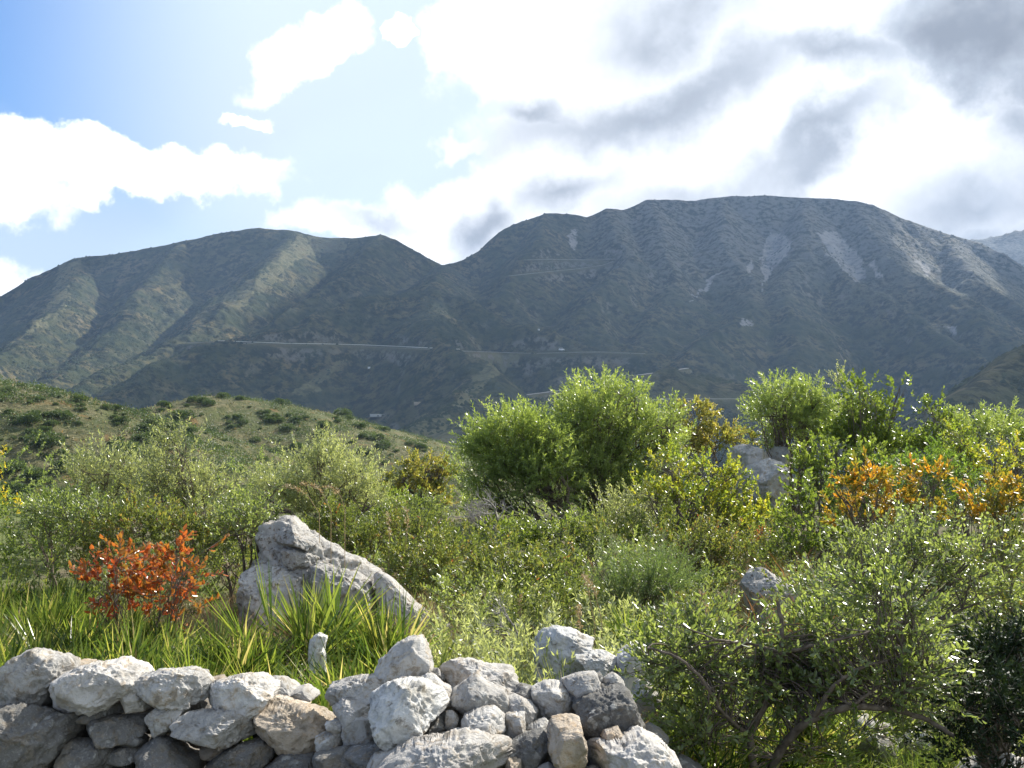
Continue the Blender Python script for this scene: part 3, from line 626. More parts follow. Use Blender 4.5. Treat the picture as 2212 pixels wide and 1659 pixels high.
K_ = 0.34724
def c1(L): return [(x * K_, 1280.1 + y * K_) for x, y in L]
def c2(L): return [(682.7 + x * K_, 1280.1 + y * K_) for x, y in L]
STONES = [  # outline, distance, thickness, material
 (c1([(60,560),(60,450),(130,380),(230,360),(300,400),(400,410),(435,480),(420,540),(350,590),(330,650),(270,730),(200,705),(100,640)]), 4.25, .34, 'lime', 'blocky grey stone topping the wall at its left end'),
 (c1([(430,420),(550,425),(580,500),(500,560),(430,540)]), 4.4, .2, 'lime_warm', None),
 (c1([(340,620),(400,520),(540,450),(700,420),(790,400),(830,378),(865,420),(875,500),(890,590),(800,600),(700,680),(500,730),(380,700)]), 4.2, .36, 'lime_pale', 'long pale stone with a raised right corner on top of the wall'),
 (c1([(785,590),(860,570),(910,620),(935,715),(780,725)]), 4.15, .15, 'lime_pale', None),
 (c1([(890,520),(1000,480),(1160,475),(1250,490),(1305,560),(1290,640),(1150,680),(1000,715),(930,700),(895,600)]), 4.2, .3, 'lime', None),
 (c1([(1275,640),(1340,550),(1500,510),(1680,505),(1710,560),(1700,630),(1650,690),(1560,745),(1450,735),(1330,700)]), 4.2, .32, 'lime_pale', None),
 (c1([(1300,530),(1390,512),(1420,560),(1360,620),(1290,600)]), 4.35, .15, 'lime_warm', None),
 (c1([(1690,540),(1740,492),(1800,540),(1840,590),(1900,570),(1965,640),(1975,715),(1850,710),(1720,640)]), 4.35, .25, 'lime', None),
 (c1([(1620,730),(1700,690),(1800,690),(1900,700),(2055,720),(2065,800),(2020,890),(1930,975),(1800,965),(1690,900),(1635,830)]), 4.15, .35, 'lime_warm', 'beige orange-tinted stone in the wall below the grass gap'),
 (c1([(1650,680),(1700,605),(1830,660),(1930,700),(1850,730),(1680,730)]), 4.22, .2, 'lime_warm', None),
 (c1([(925,760),(1000,700),(1090,678),(1150,715),(1120,790),(1030,872),(985,860)]), 4.12, .2, 'lime', 'small rounded wedge-shaped stone between two courses of the wall'),
 (c1([(1115,780),(1200,742),(1400,732),(1560,745),(1625,745),(1645,840),(1560,895),(1400,915),(1180,940),(1135,880)]), 4.08, .32, 'lime', 'long flat slab laid level in the wall face'),
 (c1([(-80,740),(100,705),(250,740),(400,770),(440,830),(400,930),(290,1080),(200,1130),(0,1150),(-120,950)]), 4.05, .4, 'lime_dark', 'large smooth dark stone at the bottom left of the wall'),
 (c1([(505,745),(560,700),(700,692),(765,690),(755,765),(530,775)]), 4.2, .2, 'lime_dark', None),
 (c1([(490,790),(640,770),(900,755),(925,850),(760,895),(560,910),(490,870)]), 4.15, .3, 'lime_dark', None),
 (c1([(440,910),(700,900),(725,1060),(600,1140),(450,1130),(430,1000)]), 4.1, .3, 'lime_dark', None),
 (c1([(695,960),(920,930),(910,990),(800,1065),(700,1045)]), 4.1, .2, 'lime_dark', None),
 (c1([(735,880),(880,850),(925,880),(915,930),(720,955)]), 4.15, .2, 'lime_dark', None),
 (c1([(885,970),(960,880),(1060,915),(1130,980),(1210,1030),(1220,1160),(870,1160)]), 4.05, .35, 'lime_dark', None),
 (c1([(1045,850),(1110,828),(1135,905),(1075,920)]), 4.15, .12, 'lime_warm', None),
 (c1([(1262,950),(1420,918),(1445,955),(1300,1025),(1275,1005)]), 4.15, .15, 'lime_warm', None),
 (c1([(1305,1060),(1450,960),(1600,900),(1710,960),(1690,1010),(1500,1150),(1320,1150)]), 4.05, .3, 'lime_dark', None),
 (c1([(1600,1120),(1760,1010),(1950,995),(2010,1160),(1620,1160)]), 4.0, .3, 'lime_dark', None),
 (c1([(1955,1000),(2150,955),(2240,1000),(2240,1160),(1960,1160)]), 4.0, .3, 'lime', None),
 (c1([(-80,520),(20,518),(42,570),(5,605),(-80,600)]), 4.3, .15, 'lime_warm', None),
 (c1([(2035,825),(2140,792),(2155,832),(2080,845)]), 4.0, .1, 'lime_pale', None),
 (c2([(88,640),(110,560),(270,520),(430,478),(468,540),(440,610),(350,640),(350,695),(200,685),(100,705)]), 4.15, .3, 'lime', None),
 (c2([(385,440),(500,325),(580,290),(650,278),(668,320),(700,380),(715,455),(640,525),(500,550),(420,510),(385,470)]), 4.2, .3, 'lime', 'pointed triangular lichen-spotted stone standing highest on the wall'),
 (c2([(705,470),(760,472),(805,550),(770,580),(720,510)]), 4.25, .12, 'lime', None),
 (c2([(770,470),(830,412),(950,420),(1050,450),(1190,458),(1230,510),(1262,545),(1230,590),(1120,610),(1000,570),(850,605),(800,565)]), 4.25, .35, 'lime_pale', 'long pale stone with a dark left face, right of the pointed one'),
 (c2([(615,520),(680,488),(740,515),(800,580),(850,630),(840,700),(760,650),(650,560)]), 4.05, .2, 'lime', None),
 (c2([(345,640),(400,590),(500,553),(640,548),(740,600),(805,680),(805,725),(720,760),(665,840),(500,908),(430,835),(380,760),(350,700)]), 3.75, .4, 'white_rock', 'big bright whitish block in the middle of the wall, brightest of all its stones'),
 (c2([(490,560),(520,522),(600,528),(610,560)]), 4.0, .1, 'lime_pale', None),
 (c2([(85,720),(170,658),(260,680),(355,705),(375,760),(250,785),(110,795)]), 4.0, .25, 'lime_pale', None),
 (c2([(175,810),(240,758),(360,760),(400,830),(465,880),(440,925),(330,925),(200,965),(180,880)]), 3.95, .25, 'lime', None),
 (c2([(655,800),(720,755),(800,728),(822,765),(800,860),(760,905),(655,905)]), 3.8, .25, 'lime_dark', None),
 (c2([(858,610),(930,558),(1000,508),(1055,560),(1165,600),(1195,680),(1195,810),(1110,800),(1000,740),(900,750),(862,690)]), 3.9, .35, 'lime', None),
 (c2([(880,850),(930,760),(1020,708),(1112,712),(1168,770),(1168,880),(1100,895),(980,870)]), 3.7, .3, 'lime', 'rounded rough grey stone above the flat slab'),
 (c2([(1180,615),(1240,638),(1340,688),(1405,760),(1330,808),(1290,780),(1200,770)]), 3.85, .25, 'lime_pale', None),
 (c2([(1185,750),(1295,735),(1305,865),(1260,885),(1165,870)]), 3.75, .2, 'lime', None),
 (c2([(1195,600),(1280,573),(1370,600),(1405,660),(1370,710),(1280,700)]), 4.05, .25, 'lime_dark', None),
 (c2([(1355,600),(1430,553),(1500,560),(1560,560),(1610,650),(1618,745),(1540,775),(1400,770),(1375,700)]), 3.95, .3, 'lime', None),
 (c2([(1530,545),(1640,505),(1730,492),(1770,580),(1725,625),(1620,645),(1585,600)]), 3.95, .28, 'lime', None),
 (c2([(1738,510),(1772,493),(1795,560),(1765,590)]), 4.0, .12, 'lime_dark', None),
 (c2([(1788,530),(1850,498),(1900,528),(1922,580),(1860,600),(1798,585)]), 3.95, .15, 'lime', None),
 (c2([(1610,650),(1760,595),(1900,588),(1950,640),(1975,720),(2015,800),(2020,860),(1900,920),(1700,940),(1640,810)]), 3.85, .4, 'lime_dark', 'big rough dark grey stone at the right end of the wall'),
 (c2([(1448,890),(1478,790),(1560,763),(1642,788),(1645,860),(1675,950),(1675,1065),(1600,1092),(1510,1092),(1468,1000)]), 3.5, .28, 'lime_warm', 'smooth pear-shaped beige stone standing upright low in the wall'),
 (c2([(1185,930),(1300,878),(1400,855),(1455,900),(1475,1000),(1450,1070),(1300,1090),(1200,1040)]), 3.6, .3, 'lime_dark', None),
 (c2([(1295,825),(1420,778),(1460,830),(1420,880),(1310,890)]), 3.75, .2, 'lime', None),
 (c2([(440,1010),(600,918),(800,895),(940,855),(1060,888),(1185,918),(1200,1000),(1210,1180),(400,1180)]), 3.5, .6, 'lime_pale', 'wide flat layered slab at the bottom centre of the wall'),
 (c2([(330,1070),(360,1008),(440,995),(480,1060),(470,1160),(330,1160)]), 3.55, .25, 'lime', None),
 (c2([(1660,990),(1750,918),(1900,905),(2020,845),(2120,900),(2200,1000),(2250,1070),(2290,1180),(1670,1180)]), 3.55, .55, 'lime_pale', 'broad pitted pale stone sloping down at the right foot of the wall'),
 (c2([(1775,905),(1800,848),(1870,836),(1918,900),(1880,930),(1800,930)]), 3.6, .15, 'lime_warm', None),
 (c2([(190,970),(460,915),(570,925),(520,1010),(350,1040),(230,1100)]), 3.75, .3, 'lime_dark', None),
 (c2([(-10,900),(60,868),(180,850),(190,955),(60,990)]), 3.95, .2, 'lime', None),
 (c2([(1175,1030),(1275,1025),(1270,1160),(1180,1160)]), 3.5, .2, 'lime_warm', None),
 (c2([(1380,1085),(1440,1058),(1485,1078),(1490,1160),(1370,1160)]), 3.45, .15, 'lime', None),
 (c2([(805,745),(850,722),(885,785),(855,865),(808,875)]), 3.75, .12, 'lime', None),
 (c2([(65,800),(180,788),(175,855),(90,860)]), 3.95, .1, 'lime_pale', None),
 (c2([(0,1000),(180,965),(330,1080),(300,1170),(0,1170)]), 3.8, .3, 'lime_dark', None),
 (c2([(800,690),(850,640),(900,700),(900,760),(830,740)]), 3.95, .2, 'lime_warm', None),
 (c2([(560,860),(660,840),(780,880),(800,910),(600,930)]), 3.75, .2, 'lime_dark', None),
]
wb = np.array([-.9, 4.2, G(-.9, 4.2)])
wall = tag(empty('dry_stone_wall', wb), 'low tumbled dry stone wall of pale grey limestone along the bottom of the view', 'wall')
for i, (poly, d, th, m_, lab) in enumerate(STONES):
    w_ = max(p[0] for p in poly) - min(p[0] for p in poly)
    o = rock('stone', poly, d, th * 1.15, m_, 100 + i, wall, sub=(6 if w_ > 130 else 5), org=wb, rough=.034, facets=13, ext=1.05, box=.46, lean=.05, mid=True)
    if lab: o['label'] = lab
# rubble behind and beneath the face: fills the gaps and carries the wall down to the ground
rr_ = np.random.default_rng(5)
for i in range(62):
    px = -120 + i * 26.5 + rr_.uniform(-12, 12); row = i % 3
    top = np.interp(px, [-100, 60, 300, 560, 690, 720, 1000, 1240, 1330, 1420, 1500], [1450, 1440, 1470, 1500, 1550, 1540, 1500, 1500, 1480, 1560, 1650])
    py = top + 55 + row * 75 + rr_.uniform(-8, 8); s = rr_.uniform(42, 62); d = (4.42 if px < 690 else 4.15) - .05 * row - (.25 if px > 900 else 0) * row
    pl = [(px + s * math.cos(a) * rr_.uniform(.8, 1.15), py + .75 * s * math.sin(a) * rr_.uniform(.8, 1.15)) for a in np.linspace(0, 5.5, 8)]
    rock('stone', pl, d, .3, 'lime_dark', 300 + i, wall, sub=3, org=wb, rough=.03)
for i in range(30):   # courses below the picture's edge
    px = -150 + i * 62; s = rr_.uniform(50, 70); d = 4.0 if px < 690 else 3.6
    py = 1745 + rr_.uniform(-10, 10)
    pl = [(px + s * math.cos(a) * rr_.uniform(.8, 1.15), py + .9 * s * math.sin(a) * rr_.uniform(.8, 1.15)) for a in np.linspace(0, 5.5, 8)]
    if px < 1500: rock('stone', pl, d, .4, 'lime', 400 + i, wall, sub=3, org=wb, rough=.03)

B_ = .23148
def c3(L): return [(477.9 + x * B_, 1092.4 + y * B_) for x, y in L]
# main boulder: several joined masses under one root
bb = np.array([-1.75, 8.2, G(-1.75, 8.2)])
boul = tag(empty('boulder', bb), 'large pale grey cracked boulder rising to a point at its left, behind the palms', 'rock')
o_ = []
o_.append(rock('rock_mass', c3([(230,700),(270,590),(400,480),(400,350),(365,270),(400,205),(520,140),(640,135),(695,190),(760,255),(870,300),(1000,375),(1130,465),(1290,535),(1390,600),(1440,690),(1475,800),(1440,960),(1300,1200),(300,1200),(210,900)]), 8.2, 1.0, 'boulder', 501, boul, 6, bb, .034, 12, .6, 1.02, .35, sink=True))
o_.append(rock('rock_mass', c3([(590,390),(640,345),(720,360),(840,410),(930,475),(900,520),(760,570),(640,560),(590,480)]), 7.98, .5, 'boulder', 502, boul, 6, bb, .032, 8, .6, 1.0, .3))
o_.append(rock('rock_mass', c3([(840,570),(900,525),(1020,575),(1150,600),(1290,650),(1400,760),(1440,900),(1200,1100),(880,1100),(820,800)]), 7.85, .7, 'boulder', 503, boul, 6, bb, .032, 8, .6, 1.0, .3, sink=True))
o_.append(rock('rock_mass', c3([(240,640),(330,560),(480,560),(640,600),(800,660),(820,1100),(300,1150),(200,900)]), 7.85, .7, 'boulder', 504, boul, 6, bb, .032, 8, .6, 1.0, .3, sink=True))
o_.append(rock('rock_mass', c3([(545,220),(600,150),(690,190),(780,280),(900,340),(860,400),(720,350),(600,390),(545,360)]), 8.0, .5, 'boulder', 505, boul, 6, bb, .032, 8, .6, 1.0, .3))
sl = rock('rock_slab', c3([(1415,640),(1470,615),(1560,660),(1700,800),(1850,950),(1950,1080),(2060,1200),(2100,1300),(1800,1300),(1560,1000),(1480,850)]), 7.9, .6, 'boulder', 511, None, 6, None, .018, 5, .6, 1.0, .3, sink=True)
tag(sl, 'narrow rock slab sloping down to the right of the large cracked boulder', 'rock')
def frock(name, poly, d, th, m_, seed, label, sub=6, **k): return tag(rock(name, poly, d, th, m_, seed, None, sub, None, sink=True, **k), label, 'rock')
frock('rock', [(1585,1212),(1610,1210),(1650,1228),(1690,1255),(1718,1283),(1700,1330),(1650,1340),(1620,1300),(1598,1250)], 8.0, .7, 'boulder', 521, 'slanting ridged grey rock poking out of the shrubs right of centre', rough=.02, lean=.35)
frock('rock', [(1640,1330),(1670,1318),(1700,1345),(1680,1380),(1640,1375)], 7.6, .4, 'boulder', 522, 'small rock half buried below the slanting ridged rock', 5)
frock('rock', c2([(1365,380),(1370,290),(1420,225),(1500,212),(1590,225),(1640,262),(1720,285),(1710,330),(1640,320),(1700,420),(1620,560),(1380,560)]), 5.6, .5, 'white_rock', 523, 'white pitted rock with dark hollows just behind the right part of the wall', rough=.024, lean=.25)
frock('rock', c2([(1600,360),(1720,350),(1800,365),(1880,410),(1885,470),(1840,560),(1640,560),(1600,450)]), 5.45, .45, 'white_rock', 524, 'low white rock beside the pitted one, behind a fan palm', rough=.024)
frock('rock', c2([(1880,370),(1960,320),(2060,345),(2110,380),(2120,450),(2080,540),(1900,540),(1870,450)]), 5.4, .5, 'white_rock', 525, 'whitish rock at the edge of the glossy shrub, right of the palm fan', rough=.024)
frock('rock', c2([(1960,640),(2010,540),(2070,560),(2140,650),(2130,720),(2000,720)]), 4.9, .35, 'lime', 526, 'small pale rock under the glossy shrub beside the end of the wall', 5)
frock('rock', [(1825,1590),(1850,1552),(1885,1545),(1925,1562),(1935,1610),(1880,1635),(1835,1625)], 5.1, .4, 'lime', 527, 'pale rock seen through the lower branches of the glossy shrub', 5)
frock('rock', [(1925,1600),(1960,1575),(2010,1590),(2020,1625),(1960,1640)], 5.2, .35, 'lime', 528, 'small grey rock right of the one seen through the branches', 5)
frock('rock', [(2060,1668),(2100,1640),(2180,1630),(2260,1648),(2280,1700),(2080,1700)], 4.7, .35, 'lime_pale', 529, 'pale stone in the bottom right corner under the dark bush', 5)
frock('rock', [(1575,990),(1585,968),(1610,960),(1640,970),(1655,990),(1650,1010),(1600,1015)], 15.5, 1.2, 'lime_pale', 531, 'rounded grey outcrop among the trees, left one of the two upper lumps', 5)
frock('rock', [(1658,985),(1668,965),(1690,962),(1700,985),(1695,1010),(1665,1010)], 16, 1.0, 'lime', 532, 'small outcrop lump beside the trunk of the bushy round tree', 5)
frock('rock', [(1612,1030),(1625,1005),(1655,992),(1690,1005),(1695,1060),(1680,1105),(1640,1100),(1620,1060)], 14.8, 1.2, 'lime_pale', 533, 'craggy layered outcrop below the two lumps among the trees', 6)
frock('rock', [(1400,905),(1420,888),(1450,892),(1470,915),(1460,940),(1405,940)], 19, 1.2, 'boulder', 534, 'grey rock top showing between the big olive and the tan tree', 5)
frock('rock', [(668,1405),(672,1382),(690,1366),(706,1375),(700,1400),(705,1440),(680,1445)], 5.6, .15, 'white_rock', 535, 'small hooked white stone among the palms left of the pointed wall stone', 5)
frock('rock', [(955,1353),(968,1345),(980,1355),(978,1372),(960,1374)], 7.4, .2, 'boulder', 536, 'tiny grey stone at the foot of the narrow rock slab', 5)
# ------------------------------------------------------------------ trees and shrubs, far to near
T_ = 'tree'; S_ = 'shrub'
PL = [
 ('olive_tree', 'big round olive tree, left half of the central pair', T_, 'olive', [(1110,985,115,95),(1045,1040,60,75),(1120,942,70,40),(1170,1040,90,90),(1060,1100,60,50),(1190,960,50,60)], 14.5, dict(thick=.05, base=1245, clumps=20, maxleaf=110000, cover=9)),
 ('olive_tree', 'tallest olive tree, right half of the central pair', T_, 'olive', [(1215,985,60,75),(1225,1070,60,60),(1305,915,95,78),(1298,856,50,32),(1355,882,45,40),(1260,1000,95,90),(1390,960,80,70),(1445,925,48,48),(1430,1010,50,50),(1320,1060,95,70),(1230,900,40,30)], 15.5, dict(thick=.055, base=1280, clumps=20, maxleaf=120000, cover=9)),
 ('tan_tree', 'small tree with tan yellow leaves right of the tallest olive', T_, 'tan', [(1500,905,46,40),(1545,955,48,42),(1480,960,40,45),(1590,940,20,30)], 18, dict(thick=.03, clumps=14, cover=7)),
 ('tan_shrub', 'little yellow sprig of a bush on top of the grey outcrop', S_, 'tan', [(1620,950,17,20)], 16, dict(thick=.01, clumps=5)),
 ('bushy_tree', 'dense round-topped tree with two tufts, right of the grey outcrop', T_, 'olive', [(1678,862,45,38),(1752,866,46,38),(1690,900,60,55),(1740,920,65,60),(1710,960,50,30)], 16, dict(thick=.045, clumps=18, base=1720, cover=9)),
 ('broadleaf_tree', 'tall airy broadleaf tree with spreading right-hand branch tips', T_, 'broad', [(1856,852,32,44),(1882,905,56,52),(1943,838,30,18),(1850,940,52,50),(1900,975,66,48),(1795,965,42,38)], 14, dict(thick=.028, clumps=16, base=1860, cover=8)),
 ('slender_tree', 'thin sparse-leaved sapling against the dark mountain right of the airy tree', T_, 'broad', [(2012,884,26,24),(2034,922,30,34),(2005,968,38,38)], 14.5, dict(thick=.02, clumps=12, base=2010, cover=9)),
 ('spiky_tree', 'narrow grey-green tip rising between the bushy tree and the airy tree', T_, 'grey_olive', [(1815,850,14,45),(1815,900,24,40)], 16.5, dict(thick=.02, clumps=5, cover=4)),
 ('olive_shrub', 'wide soft olive-green shrub at the right, behind the yellow-green ones', S_, 'olive', [(2110,920,48,36),(2165,925,46,36),(2075,960,45,40),(2200,960,40,45)], 16.5, dict(thick=.03, clumps=15, cover=8)),
 ('yellow_shrub', 'yellow-green rounded shrub in front of the wide olive-green one', S_, 'yellow', [(2080,955,40,35),(2070,1000,48,38)], 13, dict(thick=.03, clumps=10)),
 ('yellow_shrub', 'yellow-green shrub with a thin dark stem at the right edge', S_, 'yellow', [(2150,990,38,36),(2205,990,42,45),(2160,1040,50,35)], 12.5, dict(thick=.03, clumps=10)),
 ('green_shrub', 'vivid green glossy shrub behind the orange shrubs', S_, 'bright', [(1960,1020,60,42),(2035,1020,60,45),(2100,1060,50,40),(1990,1060,60,40)], 11.5, dict(thick=.03, clumps=12)),
 ('green_shrub', 'mid-green shrub filling the space under the airy broadleaf tree', S_, 'broad', [(1790,1010,70,50),(1860,1010,60,50),(1740,1060,55,50)], 12.5, dict(thick=.04, clumps=12)),
 ('tan_tree', 'yellowish small tree with reddish leaf tips left of the central olives', T_, 'tan', [(920,1020,48,40),(870,1035,38,32),(960,1025,32,32),(905,1075,60,40),(850,1080,40,40)], 16.5, dict(thick=.05, clumps=12, cover=5.5)),
 ('olive_shrub', 'broad pale silvery-green olive shrub with upright shoots left of the yellowish tree', S_, 'grey_olive', [(690,1005,75,55),(765,1030,60,60),(620,1030,60,50),(700,1080,110,55),(800,1080,45,50),(580,1060,45,45)], 12.5, dict(thick=.04, clumps=16, cover=6.5, maxleaf=80000)),
 ('olive_shrub', 'taller silver-leaved young olive with a visible dark stem, left of the broad pale shrub', S_, 'grey_olive', [(392,975,48,50),(380,1030,75,55),(440,1050,60,50),(330,1060,55,45),(420,1100,75,45)], 10.5, dict(thick=.035, clumps=13, base=480, cover=4.2, ntw=300)),
 ('olive_shrub', 'low dull grey-green shrub at the left end of the silvery row', S_, 'grey_olive', [(225,1010,70,40),(180,1050,60,45),(290,1030,55,45),(250,1080,80,40)], 11.5, dict(thick=.03, clumps=12, cover=4.5, ntw=200)),
 ('glossy_shrub', 'shrub with white glinting leaves at the far left below the hillside', S_, 'evergreen', [(120,1110,55,45),(180,1120,60,60),(90,1160,60,45),(230,1150,60,50)], 8.5, dict(thick=.02, clumps=11, cover=4.5, ntw=150)),
 ('lentisk_shrub', 'dense green shrub directly behind the red-leaved bush', S_, 'lentisk', [(300,1140,90,55),(380,1150,80,55),(240,1190,80,45),(460,1160,60,60)], 8.3, dict(thick=.02, clumps=14, cover=4.5, ntw=150)),
 ('lentisk_shrub', 'dark-stemmed shrub touching the left side of the cracked boulder', S_, 'evergreen', [(510,1150,50,55),(540,1110,50,45),(490,1220,40,45)], 8.5, dict(thick=.025, clumps=10, cover=3.6, ntw=100, base=505)),
 ('lentisk_shrub', 'reddish-green shrub rising behind the point of the cracked boulder', S_, 'lentisk', [(730,1130,80,45),(800,1160,75,50),(870,1150,60,45),(760,1190,90,45)], 10.2, dict(thick=.02, clumps=13)),
 ('green_shrub', 'small bright grey-green shrub between the pale olive and the dead branches', S_, 'evergreen', [(900,1110,55,40),(960,1130,60,35)], 12.5, dict(thick=.02, clumps=10)),
 ('lentisk_shrub', 'shrub with red-brown leaf tips right of the cracked boulder', S_, 'lentisk', [(920,1210,80,55),(1000,1200,70,50),(960,1270,80,50),(880,1240,60,50)], 9.3, dict(thick=.02, clumps=14, ntw=150)),
 ('lentisk_shrub', 'wide red-tinged shrub in the middle of the slope below the central olives', S_, 'lentisk', [(1100,1230,80,55),(1180,1250,75,55),(1060,1280,70,50),(1220,1290,50,50),(1140,1310,90,45)], 8.4, dict(thick=.02, clumps=14, ntw=150)),
 ('grey_shrub', 'rounded grey-green shrub under the right side of the tallest olive', S_, 'evergreen', [(1190,1150,65,45),(1250,1160,55,45)], 11.2, dict(thick=.02, clumps=12)),
 ('grey_shrub', 'greyish twiggy shrub right of the rounded grey-green one', S_, 'grey_olive', [(1350,1110,55,50),(1400,1090,45,45),(1330,1160,50,40)], 11.8, dict(thick=.02, clumps=11, cover=4)),
 ('feathery_shrub', 'feathery blue-green shrub with fine arching stems in the middle', S_, 'feather', [(1390,1255,85,50),(1440,1230,60,40),(1350,1290,60,45),(1290,1200,35,30)], 7.7, dict(thick=.012, clumps=14, cover=6.5)),
 ('evergreen_shrub', 'glossy shrub with small leaves above the slanting ridged rock', S_, 'lentisk', [(1500,1190,75,50),(1580,1180,70,50),(1530,1240,60,50),(1440,1170,50,40)], 9.2, dict(thick=.02, clumps=13, ntw=120)),
 ('yellow_tree', 'sunny yellow-topped small tree in front of the tallest olive', T_, 'yellow', [(1450,1020,58,36),(1540,1025,60,36),(1420,1070,48,40),(1500,1090,60,45),(1590,1080,55,45),(1560,1130,70,45),(1640,1130,55,45)], 11.2, dict(thick=.035, clumps=13, base=1465, cover=5)),
 ('green_shrub', 'olive-green twiggy shrub between the yellow-topped tree and the orange shrub', S_, 'broad', [(1720,1120,60,50),(1760,1080,45,45),(1700,1180,65,50),(1780,1170,45,45)], 9.6, dict(thick=.025, clumps=12, cover=4, ntw=100)),
 ('orange_shrub', 'orange-leaved autumn shrub, the larger one left of the bare gap', S_, 'orange', [(1860,1052,54,42),(1800,1040,26,26),(1925,1070,48,34),(2005,1040,38,36),(1850,1110,70,40),(1960,1100,50,30)], 8.9, dict(thick=.02, clumps=12, cover=5.5, ntw=120)),
 ('orange_shrub', 'orange-leaved autumn shrub reaching the right edge of the view', S_, 'orange', [(2130,1075,48,40),(2190,1060,42,36),(2080,1110,48,32),(2180,1110,40,35)], 8.6, dict(thick=.02, clumps=11, cover=5.5, ntw=120)),
 ('tall_evergreen_shrub', 'tall glossy shrub full of white glints with an upright brown stem, right side', S_, 'evergreen', [(1900,1180,110,45),(1860,1180,65,40),(2000,1170,110,50),(1850,1260,120,60),(1980,1260,110,70),(2090,1200,90,60),(2120,1290,90,70),(1900,1340,110,50),(1880,1255,60,45)], 6.3, dict(thick=.022, clumps=13, base=1822, cover=3.0, ntw=700, maxleaf=90000)),
 ('drab_shrub', 'brownish drab shrub at the right edge above the dark bush', S_, 'lentisk', [(2180,1200,60,70),(2200,1290,50,60)], 6.8, dict(thick=.015, clumps=9, cover=4)),
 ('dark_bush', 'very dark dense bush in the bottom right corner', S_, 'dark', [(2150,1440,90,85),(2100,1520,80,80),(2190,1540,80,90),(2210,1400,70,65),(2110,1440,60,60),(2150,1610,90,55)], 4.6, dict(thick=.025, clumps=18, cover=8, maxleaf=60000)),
]
for i, (nm, lab, cat, kind, bl, d, kw) in enumerate(PL):
    plant(nm, lab, cat, kind, bl, d, 1000 + i, **kw)

# red-leaved bush: open twigs with big glowing leaves
plant('red_leaved_bush', 'small bush of glowing red and orange leaves in front of the boulder', S_, 'red',
      [(245,1215,48,34),(235,1270,45,42),(320,1240,55,40),(400,1195,55,30),(385,1250,60,42),(330,1290,55,40),(400,1320,42,36),(200,1290,34,26),(270,1310,45,30)], 6.6, 1100, cover=4.0, thick=.010, ntw=260, clumps=9)

# foreground evergreen with its curved limbs drawn one by one
fg = np.array([*(Wp(1645, 1700, 4.35)[:2]), 0]); fg[2] = G(fg[0], fg[1])
r_ = np.random.default_rng(77)
root = tag(empty('wild_olive_shrub', fg), 'big leafy glossy shrub with two curved brown limbs in the right foreground', 'shrub')
bl = [(1500,1405,90,45),(1655,1450,70,30),(1790,1390,80,55),(1480,1440,80,50),(1600,1450,110,60),(1740,1470,110,60),(1870,1400,100,55),(1880,1490,110,60),(1980,1450,65,55),(1980,1540,60,45),
      (1560,1530,90,50),(1440,1500,50,60),(1560,1600,80,40),(1760,1625,90,30),(1690,1560,90,45),(1500,1500,60,50),(1840,1580,90,35),(1940,1370,70,40),(1800,1315,80,40),(1930,1310,80,45)]
C = np.array([Wp(a, b, 4.45 + r_.uniform(-.25, .35)) for a, b, _, _ in bl]); R = np.array([(c_ / F * 4.45, .26 * c_ / F * 4.45 + .06, e_ / F * 4.45) for _, _, c_, e_ in bl])
V, Fq, tone, tw, cl = foliage('evergreen', C, R, 17500, r_, 9)
mk('foliage', V - fg, Fq, M['evergreen'], root, tone)
LIMB = [([(1645,1720),(1625,1640),(1618,1590),(1640,1545),(1675,1480),(1690,1410),(1690,1350),(1680,1300)], .026),
        ([(1660,1730),(1670,1650),(1705,1590),(1760,1545),(1840,1525),(1930,1530),(2010,1555),(2060,1590)], .030),
        ([(1618,1590),(1560,1540),(1520,1470),(1470,1420),(1400,1400)], .012), ([(1690,1410),(1620,1390),(1540,1380),(1470,1350)], .010),
        ([(1760,1545),(1800,1480),(1860,1440),(1940,1420),(2020,1400)], .014), ([(1690,1410),(1760,1395),(1860,1370),(1960,1340)], .011), ([(1840,1525),(1900,1480),(1980,1460),(2060,1440)], .010),
        ([(1675,1480),(1600,1470),(1520,1490)], .009), ([(1930,1530),(1960,1490),(2010,1500)], .008)]
parts = []
for pts, w in LIMB:
    q = np.array([Wp(a, b, 4.22 + .10 * math.sin(a * .02)) for a, b in pts]); s = np.linspace(0, len(q) - 1, 30)
    q = np.stack([np.interp(s, range(len(q)), q[:, k]) for k in range(3)], 1)
    for _ in range(3): q[1:-1] = (q[:-2] + q[1:-1] * 2 + q[2:]) / 4
    q += r_.normal(size=q.shape) * .002; parts.append(tube(q, np.linspace(w * .75, w * .3, 30), 8))
    for c_ in cl[0]:
        k = np.argmin(np.linalg.norm(q - c_, axis=1))
        if np.linalg.norm(q[k] - c_) < .35: parts.append(tube(curve(q[k], c_, r_, .12, 6), np.linspace(.0035, .0015, 6), 5))
O, T, tl = tw
for i in r_.choice(len(O), min(len(O), 900), replace=False): parts.append(tube(np.stack([O[i] - T[i] * .04, O[i] + T[i] * tl[i]]), [.0022, .001], 4))
V, Fq = join(parts); mk('trunk', V - fg, Fq, M['bark'], root, smooth=True)

